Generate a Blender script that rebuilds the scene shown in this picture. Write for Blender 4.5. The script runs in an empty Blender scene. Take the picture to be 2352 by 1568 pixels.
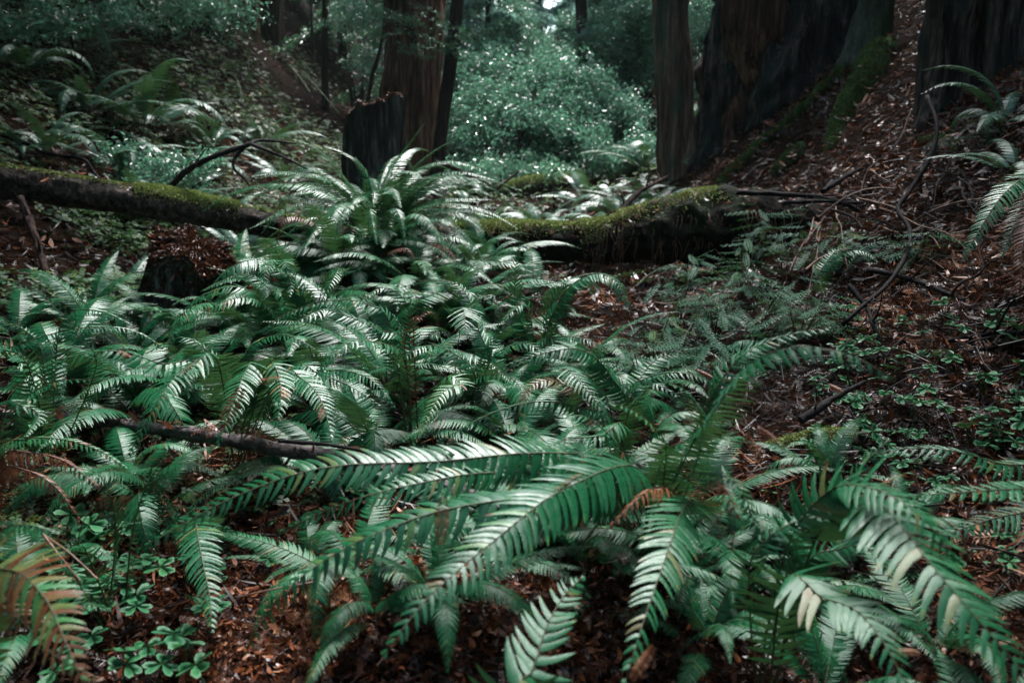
import bpy, math, random
import numpy as np
from mathutils import Vector

R = math.radians
rng = np.random.default_rng(7)
random.seed(7)
sc = bpy.context.scene
COL = sc.collection

# ------------------------------------------------------------------ camera
PITCH = R(14.0)
F = 1829.0
CAM = np.array([0.0, 0.0, 1.15])
cam_d = bpy.data.cameras.new('camera')
cam = bpy.data.objects.new('camera', cam_d)
COL.objects.link(cam)
cam.location = CAM
cam.rotation_euler = (R(90) - PITCH, 0, 0)
cam_d.sensor_width = 36
cam_d.lens = 36 * F / 2352
cam_d.clip_start = 0.02
cam_d.clip_end = 2000
cam_d.dof.use_dof = True
cam_d.dof.focus_distance = 2.7
cam_d.dof.aperture_fstop = 3.2
sc.camera = cam

# ------------------------------------------------------------------ light
SUN_EL, SUN_AZ = R(62), R(18)
w = bpy.data.worlds.new("World")
sc.world = w
w.use_nodes = True
nt = w.node_tree
bg = nt.nodes['Background']
sky = nt.nodes.new('ShaderNodeTexSky')
sky.sky_type = 'NISHITA'
sky.sun_disc = False
sky.sun_elevation = SUN_EL
sky.sun_rotation = SUN_AZ
sky.air_density = 1.0
sky.dust_density = 3.0
sky.ozone_density = 1.0
nt.links.new(sky.outputs[0], bg.inputs[0])
bg.inputs[1].default_value = 0.10
sun_d = bpy.data.lights.new('sun', 'SUN')
sun = bpy.data.objects.new('sun', sun_d)
COL.objects.link(sun)
sun_d.energy = 1.5
sun_d.angle = R(18)
sun_d.color = (0.98, 0.99, 1.0)
sdir = Vector((math.sin(SUN_AZ) * math.cos(SUN_EL), math.cos(SUN_AZ) * math.cos(SUN_EL), math.sin(SUN_EL)))
sun.rotation_euler = sdir.to_track_quat('Z', 'Y').to_euler()
sc.view_settings.view_transform = 'Standard'
sc.view_settings.look = 'None'
sc.view_settings.exposure = 2.5
sc.view_settings.gamma = 1.0
sc.cycles.use_denoising = True
sc.cycles.max_bounces = 5
sc.cycles.diffuse_bounces = 3
sc.cycles.glossy_bounces = 2
sc.cycles.transmission_bounces = 3
sc.cycles.volume_bounces = 1
sc.cycles.sample_clamp_indirect = 4.0
sc.cycles.caustics_reflective = False
sc.cycles.caustics_refractive = False

# ------------------------------------------------------------------ helpers
def tag(o, label=None, cat=None, group=None, kind=None):
    if label: o['label'] = label
    if cat: o['category'] = cat
    if group: o['group'] = group
    if kind: o['kind'] = kind
    return o

def empty(name, loc, label, cat, group=None):
    o = bpy.data.objects.new(name, None)
    o.location = [float(a) for a in loc]
    o.empty_display_size = 0.1
    COL.objects.link(o)
    return tag(o, label, cat, group)

def mesh_data(name, V, Fq, mat, tint=None, smooth=True):
    """V (n,3); Fq: (m,k) int array or list of such arrays"""
    me = bpy.data.meshes.new(name)
    V = np.asarray(V, dtype=np.float32)
    if not isinstance(Fq, (list, tuple)): Fq = [Fq]
    Fq = [np.asarray(f, dtype=np.int32) for f in Fq if len(f)]
    me.vertices.add(len(V))
    me.vertices.foreach_set('co', V.ravel())
    nl = sum(f.size for f in Fq)
    npoly = sum(len(f) for f in Fq)
    me.loops.add(nl)
    me.loops.foreach_set('vertex_index', np.concatenate([f.ravel() for f in Fq]))
    tot = np.concatenate([np.full(len(f), f.shape[1], np.int32) for f in Fq])
    st = np.concatenate([[0], np.cumsum(tot)[:-1]]).astype(np.int32)
    me.polygons.add(npoly)
    me.polygons.foreach_set('loop_start', st)
    me.polygons.foreach_set('loop_total', tot)
    me.polygons.foreach_set('use_smooth', np.full(npoly, smooth, dtype=bool))
    if tint is not None:
        a = me.attributes.new('tint', 'FLOAT', 'POINT')
        a.data.foreach_set('value', np.asarray(tint, dtype=np.float32).ravel())
    me.update(calc_edges=True)
    me.materials.append(mat)
    return me

def link(name, me, parent=None, origin=None):
    o = bpy.data.objects.new(name, me)
    COL.objects.link(o)
    if parent is not None: o.parent = parent
    if origin is not None: o.location = [float(a) for a in origin]
    return o

def norm(a):
    return a / np.maximum(np.linalg.norm(a, axis=-1, keepdims=True), 1e-9)

# value noise
_perm = np.random.default_rng(3).random((256, 256))
def vnoise(x, y):
    x = np.asarray(x, float); y = np.asarray(y, float)
    xi = np.floor(x).astype(int); yi = np.floor(y).astype(int)
    fx = x - xi; fy = y - yi
    fx = fx * fx * (3 - 2 * fx); fy = fy * fy * (3 - 2 * fy)
    g = lambda i, j: _perm[i & 255, j & 255]
    return (g(xi, yi) * (1 - fx) + g(xi + 1, yi) * fx) * (1 - fy) + (g(xi, yi + 1) * (1 - fx) + g(xi + 1, yi + 1) * fx) * fy
def fbm(x, y, o=4):
    s = 0; a = .5
    for k in range(o):
        s = s + a * (vnoise(x + 17.3 * k, y + 9.1 * k) - .5); x = x * 2.03; y = y * 2.03; a *= .5
    return s

def softp(t, k=.35):
    return k * np.logaddexp(0, t / k)

def height(x, y):
    x = np.asarray(x, float); y = np.asarray(y, float)
    yy = np.clip(y, -6, 90)
    base = .05 * yy + .06 * softp(yy - 12, 2.0)
    l = softp(-x - (2.2 + .02 * yy), .3)
    r = softp(x - (1.15 + .055 * yy), .25)
    hl = 16 * np.tanh((.82 + .022 * np.clip(yy - 7, 0, 14)) * l / 16)
    hr = 16 * np.tanh(.92 * r / 16)
    far = np.clip((np.hypot(x, y) - 3) / 5, 0, 1)
    n = .10 * fbm(x * 1.3, y * 1.3, 4) + far * .9 * fbm(x * .35 + 5, y * .35, 3) + .05 * fbm(x * 5, y * 5, 3)
    # low mounds
    m = .16 * np.exp(-(((x + .2) ** 2) / .12 + ((y - 1.45) ** 2) / .10))
    m = m + .28 * np.exp(-(((x + .75) ** 2) / .30 + ((y - 5.0) ** 2) / .25))
    m = m + .20 * np.exp(-(((x + .35) ** 2) / 1.1 + ((y - 4.3) ** 2) / .55))
    return base + hl + hr + n + m - 0.02

def ray(u, v):
    cx = (u - 1176) / F; cz = -(v - 784) / F
    return np.array([cx, math.cos(PITCH) + cz * math.sin(PITCH), -math.sin(PITCH) + cz * math.cos(PITCH)])

def P(u, v, d):
    r = ray(u, v)
    return CAM + r * (d / r[1])

def G(u, d, dz=0.0):
    """ground point at image column u and distance d"""
    y = d
    r = ray(u, 784)
    x = r[0] / r[1] * d
    for _ in range(3):
        z = float(height(x, y))
        cz = z - CAM[2]
        depth = y * math.cos(PITCH) - cz * math.sin(PITCH)
        x = (u - 1176) / F * depth
    return np.array([x, y, float(height(x, y)) + dz])

def GP(u, v, dmin=.6, dmax=60):
    """first ground hit through a column/row"""
    r = ray(u, v); r = r / r[1]
    d = np.concatenate([np.linspace(dmin, 12, 500), np.linspace(12.1, dmax, 300)])
    p = CAM[None] + r[None] * d[:, None]
    hit = p[:, 2] < height(p[:, 0], p[:, 1])
    i = int(np.argmax(hit)) if hit.any() else len(d) - 1
    return np.array([p[i, 0], p[i, 1], float(height(p[i, 0], p[i, 1]))])

def catmull(P_, n):
    P_ = np.asarray(P_, float)
    if len(P_) == 2:
        t = np.linspace(0, 1, n)[:, None]
        return P_[0] * (1 - t) + P_[1] * t
    Q = np.vstack([2 * P_[0] - P_[1], P_, 2 * P_[-1] - P_[-2]])
    out = []
    for i in range(1, len(Q) - 2):
        t = np.linspace(0, 1, 24, endpoint=False)[:, None]
        a, b, c, d = Q[i - 1], Q[i], Q[i + 1], Q[i + 2]
        out.append(.5 * ((2 * b) + (c - a) * t + (2 * a - 5 * b + 4 * c - d) * t ** 2 + (3 * b - a - 3 * c + d) * t ** 3))
    out.append(Q[-2][None])
    C = np.vstack(out)
    s = np.concatenate([[0], np.cumsum(np.linalg.norm(np.diff(C, axis=0), axis=1))])
    si = np.linspace(0, s[-1], n)
    return np.stack([np.interp(si, s, C[:, k]) for k in range(3)], 1)

def tube(pts, rad, sides=6, tw=0.0, cap=True, rough=0.0, seed=0):
    pts = np.asarray(pts, float); n = len(pts)
    rad = np.broadcast_to(np.asarray(rad, float), (n,)) if np.ndim(rad) == 0 else np.asarray(rad, float)
    T = norm(np.gradient(pts, axis=0))
    ref = np.array([0, 0, 1.0]) if abs(T[0][2]) < .9 else np.array([0, 1.0, 0])
    U = []
    a = norm(np.cross(T[0], ref))
    for t in T:
        a = a - t * np.dot(a, t); a = a / np.linalg.norm(a); U.append(a)
    U = np.array(U); W = np.cross(T, U)
    ang = np.linspace(0, 2 * np.pi, sides, endpoint=False)
    rr = rad[:, None] * np.ones(sides)[None]
    if rough:
        i = np.arange(n)[:, None]; 
        rr = rr * (1 + rough * 2 * fbm(ang[None] * 2.2 + seed, i * .35 + seed, 3))
    V = pts[:, None] + (U[:, None] * np.cos(ang)[None, :, None] + W[:, None] * np.sin(ang)[None, :, None]) * rr[..., None]
    V = V.reshape(-1, 3)
    i = np.arange(n - 1)[:, None] * sides; j = np.arange(sides)[None]; k = (j + 1) % sides
    Fq = np.stack([i + j, i + k, i + sides + k, i + sides + j], -1).reshape(-1, 4)
    fl = [Fq]
    if cap:
        V = np.vstack([V, pts[0], pts[-1]])
        c0, c1 = n * sides, n * sides + 1
        jj = np.arange(sides); kk = (jj + 1) % sides
        fl.append(np.stack([np.full(sides, c0), kk, jj], 1))
        b = (n - 1) * sides
        fl.append(np.stack([np.full(sides, c1), b + jj, b + kk], 1))
    return V, fl

def merge(parts):
    """parts: list of (V, facelist, tint or None) -> V, facelist, tint"""
    Vs, fs, ts, off = [], {}, [], 0
    for p in parts:
        V, fl = p[0], p[1]
        t = p[2] if len(p) > 2 else 0.0
        if not isinstance(fl, (list, tuple)): fl = [fl]
        for f in fl:
            fs.setdefault(f.shape[1], []).append(f + off)
        Vs.append(V); ts.append(np.broadcast_to(np.asarray(t, float), (len(V),)) if np.ndim(t) == 0 else t)
        off += len(V)
    return np.vstack(Vs), [np.vstack(v) for v in fs.values()], np.concatenate(ts)

# ------------------------------------------------------------------ materials
def new_mat(name):
    m = bpy.data.materials.new(name); m.use_nodes = True
    n = m.node_tree; b = n.nodes['Principled BSDF']
    return m, n, b

def ramp(n, src, stops, interp='LINEAR'):
    r = n.nodes.new('ShaderNodeValToRGB')
    r.color_ramp.interpolation = interp
    e = r.color_ramp.elements
    while len(e) < len(stops): e.new(.5)
    for k, (p, c) in enumerate(stops):
        e[k].position = p; e[k].color = (*c, 1)
    if src is not None: n.links.new(src, r.inputs[0])
    return r.outputs[0]

def noise(n, scale, detail=4, rough=.6, vec=None, out=0):
    t = n.nodes.new('ShaderNodeTexNoise'); t.inputs['Scale'].default_value = scale
    t.inputs['Detail'].default_value = detail; t.inputs['Roughness'].default_value = rough
    if vec is not None: n.links.new(vec, t.inputs['Vector'])
    return t.outputs[out]

def mapping(n, scale, kind='Object'):
    tc = n.nodes.new('ShaderNodeTexCoord'); mp = n.nodes.new('ShaderNodeMapping')
    mp.inputs['Scale'].default_value = scale
    n.links.new(tc.outputs[kind], mp.inputs['Vector'])
    return mp.outputs[0]

def bump(n, b, h, strength=.4, dist=.01):
    bp = n.nodes.new('ShaderNodeBump'); bp.inputs['Strength'].default_value = strength
    bp.inputs['Distance'].default_value = dist
    n.links.new(h, bp.inputs['Height']); n.links.new(bp.outputs[0], b.inputs['Normal'])
    return bp

def math_node(n, op, a, bval):
    m = n.nodes.new('ShaderNodeMath'); m.operation = op
    for i, x in enumerate((a, bval)):
        if isinstance(x, (int, float)): m.inputs[i].default_value = x
        else: n.links.new(x, m.inputs[i])
    return m.outputs[0]

def leaf_mat(name, stops, rough=.35, spec=.5, trans=.12, tcol=(.10, .22, .06), bumpy=.3, bscale=220, hue=.05):
    m, n, b = new_mat(name)
    at = n.nodes.new('ShaderNodeAttribute'); at.attribute_name = 'tint'
    oi = n.nodes.new('ShaderNodeObjectInfo')
    nz = noise(n, 9, 3)
    f = math_node(n, 'ADD', at.outputs['Fac'], math_node(n, 'MULTIPLY', math_node(n, 'SUBTRACT', nz, .5), .25))
    f = math_node(n, 'ADD', f, math_node(n, 'MULTIPLY', oi.outputs['Random'], hue))
    c = ramp(n, f, stops)
    n.links.new(c, b.inputs['Base Color'])
    b.inputs['Specular IOR Level'].default_value = spec
    # wet patches: gloss varies over the leaf
    rg = ramp(n, noise(n, 30, 2), [(.3, (rough * .7,) * 3), (.7, (rough * 1.35,) * 3)])
    n.links.new(rg, b.inputs['Roughness'])
    bump(n, b, noise(n, bscale, 2), bumpy, .002)
    tr = n.nodes.new('ShaderNodeBsdfTranslucent'); tr.inputs[0].default_value = (*tcol, 1)
    mx = n.nodes.new('ShaderNodeMixShader'); mx.inputs[0].default_value = trans
    n.links.new(b.outputs[0], mx.inputs[1]); n.links.new(tr.outputs[0], mx.inputs[2])
    n.links.new(mx.outputs[0], n.nodes['Material Output'].inputs['Surface'])
    return m

GREEN = [(0.0, (.006, .072, .029)), (.30, (.014, .118, .042)), (.50, (.045, .15, .042)), (.68, (.11, .115, .040)), (.80, (.12, .052, .022)), (1.0, (.09, .030, .014))]
M_fern = leaf_mat('fern_leaf', GREEN, rough=.31, spec=.42, trans=.13, tcol=(.07, .17, .05), hue=.26)
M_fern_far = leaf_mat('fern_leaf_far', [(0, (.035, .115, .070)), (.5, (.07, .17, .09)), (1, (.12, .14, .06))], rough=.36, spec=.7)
M_dead = leaf_mat('dead_frond', [(0, (.10, .030, .012)), (.5, (.20, .062, .022)), (1, (.30, .14, .06))], rough=.45, spec=.5, trans=.08, tcol=(.3, .1, .03))
M_sorrel = leaf_mat('sorrel_leaf', [(0, (.018, .105, .048)), (.5, (.035, .15, .055)), (1, (.09, .17, .05))], rough=.40, spec=.35, trans=.12)
M_litter = leaf_mat('litter', [(0, (.003, .002, .0015)), (.3, (.012, .005, .003)), (.55, (.060, .017, .006)), (.8, (.19, .056, .020)), (1, (.32, .15, .08))], rough=.38, spec=.28, trans=.04, tcol=(.3, .1, .04), hue=0)
M_cover = leaf_mat('ground_leaf', [(0, (.006, .026, .010)), (.5, (.014, .055, .016)), (.8, (.045, .085, .020)), (1, (.09, .12, .03))], rough=.5, spec=.18, trans=.12)
M_needle = leaf_mat('redwood_needle', [(0, (.015, .070, .040)), (.5, (.022, .085, .042)), (1, (.06, .11, .03))], rough=.5, spec=.12)
M_bush = leaf_mat('bay_leaf', [(0, (.016, .075, .046)), (.5, (.042, .135, .085)), (1, (.11, .21, .08))], rough=.26, spec=1.0, trans=.32, tcol=(.16, .40, .25))
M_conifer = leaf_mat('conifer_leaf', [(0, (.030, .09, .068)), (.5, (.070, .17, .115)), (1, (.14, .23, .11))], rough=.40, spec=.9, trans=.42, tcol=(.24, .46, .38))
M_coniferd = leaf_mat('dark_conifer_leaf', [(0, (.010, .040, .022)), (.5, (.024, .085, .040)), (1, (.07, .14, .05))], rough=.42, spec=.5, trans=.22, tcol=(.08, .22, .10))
M_moss = leaf_mat('moss', [(0, (.055, .080, .022)), (.5, (.16, .20, .065)), (1, (.34, .37, .15))], rough=.8, spec=.2, trans=.15, tcol=(.2, .3, .05))
M_mossd = leaf_mat('dark_moss', [(0, (.012, .040, .012)), (.5, (.030, .080, .022)), (1, (.08, .14, .04))], rough=.8, spec=.2, trans=.1, tcol=(.1, .2, .04))

def simple(name, c1, c2, scale=8, rough=.6, bstr=.5, bdist=.01, vs=(1, 1, 1), spec=.4):
    m, n, b = new_mat(name)
    v = mapping(n, vs)
    nz = noise(n, scale, 6, .65, v)
    n.links.new(ramp(n, nz, [(.3, c1), (.7, c2)]), b.inputs['Base Color'])
    b.inputs['Roughness'].default_value = rough
    b.inputs['Specular IOR Level'].default_value = spec
    bump(n, b, nz, bstr, bdist)
    return m
M_stem = simple('stem', (.030, .028, .014), (.075, .075, .030), 30, .5)
M_stemd = simple('stem_dark', (.018, .010, .008), (.06, .03, .018), 30, .5)
M_soil = simple('soil', (.004, .003, .002), (.018, .009, .005), 14, .95, .8, .03, (1, 1, 1), .04)
M_wetwood = simple('wet_wood', (.012, .009, .009), (.15, .12, .118), 34, .5, 1.0, .012, (1, 1, 1), .35)
M_twig = simple('twig', (.004, .003, .003), (.020, .017, .018), 22, .75, 1.0, .006, (1, 1, 1), .12)
M_twigb = simple('twig_brown', (.06, .028, .016), (.17, .085, .05), 16, .5, .4, .003)

def bark_mat(name, dark, mid, light, moss=None, xs=9, zs=.55, rough=.85, spec=.12):
    m, n, b = new_mat(name)
    v = mapping(n, (xs, xs, zs))
    a = noise(n, 1.6, 8, .7, v)
    v2 = mapping(n, (xs * 3, xs * 3, zs * 2))
    c = noise(n, 1.5, 6, .7, v2)
    f = math_node(n, 'ADD', math_node(n, 'MULTIPLY', a, .6), math_node(n, 'MULTIPLY', c, .4))
    big = noise(n, .9, 2, .5, mapping(n, (1, 1, .6)))
    f = math_node(n, 'ADD', f, math_node(n, 'MULTIPLY', math_node(n, 'SUBTRACT', big, .5), .35))
    col = ramp(n, f, [(.40, dark), (.51, mid), (.63, light)])
    if moss:
        mx = n.nodes.new('ShaderNodeMixRGB')
        mm = ramp(n, noise(n, 3.0, 5, .6, mapping(n, (1.5, 1.5, .6))), [(.50, (0, 0, 0)), (.62, (.8, .8, .8))])
        n.links.new(mm, mx.inputs[0]); n.links.new(col, mx.inputs[1]); mx.inputs[2].default_value = (*moss, 1)
        col = mx.outputs[0]
    n.links.new(col, b.inputs['Base Color'])
    b.inputs['Roughness'].default_value = rough
    b.inputs['Specular IOR Level'].default_value = spec
    bump(n, b, f, 1.0, .05)
    return m
M_redwood = bark_mat('redwood_bark', (.018, .010, .008), (.125, .060, .040), (.34, .20, .145))
M_redwood2 = bark_mat('pale_redwood_bark', (.022, .013, .010), (.15, .085, .062), (.38, .26, .20), (.05, .08, .055))
M_burnt = bark_mat('charred_bark', (.004, .004, .005), (.026, .022, .020), (.15, .115, .095), (.014, .026, .024), 8, .7)
M_burntred = bark_mat('charred_red_bark', (.006, .005, .005), (.080, .036, .024), (.30, .155, .10), None, 7, .5)
M_darktrunk = bark_mat('dark_bark', (.008, .006, .006), (.035, .022, .018), (.09, .06, .05))
M_stump = bark_mat('stump_wood', (.005, .005, .005), (.030, .026, .024), (.20, .19, .17), (.02, .035, .025), 10, .8)
M_log = bark_mat('log_wood', (.006, .005, .004), (.060, .046, .038), (.20, .155, .13), None, 14, 14, .65)
M_rotlog = bark_mat('rotten_log_wood', (.002, .002, .002), (.010, .008, .007), (.035, .026, .020), (.010, .022, .006), 9, 9, .8)
M_greybark = bark_mat('mossy_grey_bark', (.020, .026, .020), (.055, .065, .050), (.12, .13, .10), (.02, .055, .015), 7, 2.0)

# ------------------------------------------------------------------ terrain
def build_ground():
    # graded grid: fine near the camera, coarse far off
    a = np.linspace(-1, 1, 321); xs = np.sign(a) * (np.abs(a) ** 2.4) * 60 + .0
    b = np.linspace(0, 1, 380); ys = -4 + b ** 2.2 * 90
    X, Y = np.meshgrid(xs, ys)
    Z = height(X, Y)
    V = np.stack([X, Y, Z], -1).reshape(-1, 3)
    nx, ny = len(xs), len(ys)
    i = np.arange(ny - 1)[:, None] * nx; j = np.arange(nx - 1)[None]
    Fq = np.stack([i + j, i + j + 1, i + nx + j + 1, i + nx + j], -1).reshape(-1, 4)
    o = link('ground', mesh_data('ground', V, Fq, M_soil))
    tag(o, 'dark forest soil of a narrow gully between two banks', kind='structure')
build_ground()

def scatter_xy(n, amax=42, dmin=.55, dmax=12, power=1.0):
    """polar scatter ahead of and around the camera; density falls with distance"""
    th = R(1) * rng.uniform(-amax, amax, n)
    q = rng.random(n)
    if power == 1.0: d = dmin * (dmax / dmin) ** q         # density ~ 1/d^2
    else: d = (dmin ** power + q * (dmax ** power - dmin ** power)) ** (1 / power)
    return np.stack([np.sin(th) * d, np.cos(th) * d], 1)

def gnormal(x, y):
    e = .03
    n = np.stack([-(height(x + e, y) - height(x - e, y)) / (2 * e), -(height(x, y + e) - height(x, y - e)) / (2 * e), np.ones_like(x)], -1)
    return norm(n)

def place(tmpl_V, tmpl_F, pos, nrm, yaw, scl, tilt=0.0, tints=None, ttint=None):
    """instance a small template mesh (numpy) at many points, as raw geometry"""
    n = len(pos)
    ref = np.stack([np.cos(yaw), np.sin(yaw), np.zeros(n)], 1)
    nn = norm(nrm + tilt * rng.normal(size=(n, 3)))
    xa = norm(ref - nn * np.sum(ref * nn, 1, keepdims=True))
    ya = np.cross(nn, xa)
    B = np.stack([xa, ya, nn], 1)                       # rows = axes
    V = np.einsum('vk,nkj->nvj', tmpl_V, B) * np.asarray(scl)[:, None, None] + pos[:, None]
    k = len(tmpl_V)
    off = (np.arange(n) * k)[:, None, None]
    fl = [(f[None] + off).reshape(-1, f.shape[1]) for f in (tmpl_F if isinstance(tmpl_F, list) else [tmpl_F])]
    if tints is None: tints = rng.random(n)
    t = np.repeat(tints, k)
    if ttint is not None: t = t + np.tile(ttint, n)
    return V.reshape(-1, 3), fl, t

# templates --------------------------------------------------------
def t_flake(curl=.5, w=.22):
    s = np.linspace(0, 1, 5); ww = w * np.sin(np.pi * np.clip(s * .92 + .06, 0, 1)) ** .8
    x = s - .5; z = curl * .25 * (s - .5) ** 2 * 4 * .4
    V = np.concatenate([np.stack([x, ww * .5, z + ww * .25], 1), np.stack([x, -ww * .5, z], 1)])
    Fq = np.array([[i, i + 5, i + 6, i + 1] for i in range(4)])
    return V, [Fq]
def t_twig():
    n = 4; x = np.linspace(-.5, .5, n)
    pts = np.stack([x, .06 * np.sin(x * 5), .03 * np.cos(x * 4)], 1)
    V, fl = tube(pts, .012, 4, cap=False)
    return V, fl
def t_spray(npair=13, ln=.13, droop=.04, wd=.03):
    """flat redwood spray: a stem with two rows of needles, length 1"""
    V, Fq = [], []
    def quad(p0, p1, wv):
        k = len(V)
        mid = (p0 * .45 + p1 * .55)
        V.extend([p0, mid + wv, p1, mid - wv]); Fq.append([k, k + 1, k + 2, k + 3])
    quad(np.array([-.5, 0, 0]), np.array([.5, 0, -droop]), np.array([0, .012, 0]))
    for i in range(npair):
        s = (i + .5) / npair
        L = ln * (.5 + .9 * math.sin(math.pi * (s * .86 + .10))) 
        x = s - .5
        for sg in (-1, 1):
            p0 = np.array([x, 0, -droop * s]); p1 = p0 + np.array([L * .55, sg * L, -.03 * (i % 3)])
            quad(p0, p1, np.array([wd * .5, -sg * wd * .25, 0]))
    return np.array(V), [np.array(Fq)]
def t_sorrel(fold=.25, stalk=True):
    """three heart leaflets, leaf radius 1"""
    V, F3 = [], []
    for k in range(3):
        a = k * 2 * math.pi / 3
        ca, sa = math.cos(a), math.sin(a)
        out = [(0, 0), (.38, .36), (.78, .55), (1.04, .40), (.98, .14), (.86, 0)]
        base = len(V)
        pts = [(x, y, -.10 * x * x + fold * abs(y) * .55) for x, y in out]
        pts[0] = (0, 0, 0)
        low = [(x, -y, z) for x, y, z in pts[1:5]]
        allp = pts + low                              # 0 base,1-4 upper,5 notch,6-9 lower
        for x, y, z in allp: V.append([x * ca - y * sa, x * sa + y * ca, z])
        mid = len(V); V.append([.5 * ca, .5 * sa, -.04])
        b = base
        for p, q in ((0, 1), (1, 2), (2, 3), (3, 4), (4, 5)): F3.append([mid, b + q, b + p])
        F3.append([mid, b + 6, b + 0])
        for p, q in ((6, 7), (7, 8), (8, 9)): F3.append([mid, b + q, b + p])
        F3.append([mid, b + 5, b + 9])
    V = np.array(V); fl = [np.array(F3)]
    if stalk:
        Vs, fs = tube(np.array([[0, 0, -.02], [.1, .05, -1.4], [.25, .15, -3.2]]), .05, 3, cap=False)
        o = len(V); V = np.vstack([V, Vs]); fl = fl + [f + o for f in fs]
    return V, fl
def t_leaf(asp=.35):
    V = np.array([[0, 0, 0], [.35, asp * .5, .05], [1, 0, -.08], [.35, -asp * .5, .05], [.5, 0, -.02]])
    return V, [np.array([[0, 4, 1], [4, 2, 1], [0, 3, 4], [3, 2, 4]])]

UP = np.array([0, 0, 1.0])

def build_litter():
    parts = []
    def batch(tmpl, n, smin, smax, lift, tilt, dmin, dmax, tlo, thi, amax=64, mask=None, power=1.0):
        n = int(n * 1.3)
        xy = scatter_xy(n, amax, dmin, dmax, power)
        if mask is not None: xy = xy[mask(xy)]
        n = len(xy)
        z = height(xy[:, 0], xy[:, 1]) + rng.random(n) * lift
        pos = np.column_stack([xy, z]); nr = gnormal(xy[:, 0], xy[:, 1])
        t = tlo + (thi - tlo) * rng.random(n) ** 1.7
        t = np.clip(t * (.30 + 1.35 * vnoise(xy[:, 0] * 2.6 + 40, xy[:, 1] * 2.6)), 0, 1)
        parts.append(place(tmpl[0], tmpl[1], pos, nr, rng.uniform(0, 6.283, n), rng.uniform(smin, smax, n), tilt, t))
    batch(t_flake(.8, .30), 30000, .014, .036, .020, .6, .5, 9, 0, .75)
    batch(t_flake(1.5, .20), 26000, .02, .048, .025, .7, .5, 9, .1, .95)
    batch(t_flake(.8, .26), 34000, .04, .10, .04, .7, 4, 22, .05, .95)
    right = lambda q: q[:, 0] > .9 + .04 * q[:, 1]
    batch(t_flake(1.2, .20), 50000, .022, .07, .05, .8, 1.6, 13, 0, 1.0, mask=right)
    batch(t_flake(.5, .07), 34000, .04, .12, .05, .8, 1.8, 10, 0, .9)
    batch(t_spray(11, .13, .05, .04), 18000, .05, .13, .05, .5, 1.6, 9, .25, .9, mask=right)
    batch(t_twig(), 7000, .08, .30, .05, .5, 1.6, 10, 0, .5, mask=right)
    batch(t_flake(1.8, .34), 16000, .012, .034, .05, .9, .8, 2.4, .35, 1.0, amax=34)
    batch(t_spray(11, .13, .1, .045), 2600, .03, .07, .05, .7, .8, 2.4, .4, .95, amax=34)
    batch(t_twig(), 9000, .05, .16, .030, .5, .5, 9, 0, .7)
    batch(t_spray(), 7000, .05, .11, .030, .35, .5, 6, .30, .8)
    batch(t_spray(9, .12, .1, .03), 3500, .10, .20, .03, .3, 5, 14, .4, .9)
    V, fl, t = merge(parts)
    o = link('leaf_litter', mesh_data('leaf_litter', V, fl, M_litter, t))
    tag(o, 'rust brown layer of fallen redwood sprays, bark flakes and twigs over the soil', 'leaf litter', kind='stuff')
build_litter()

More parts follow.
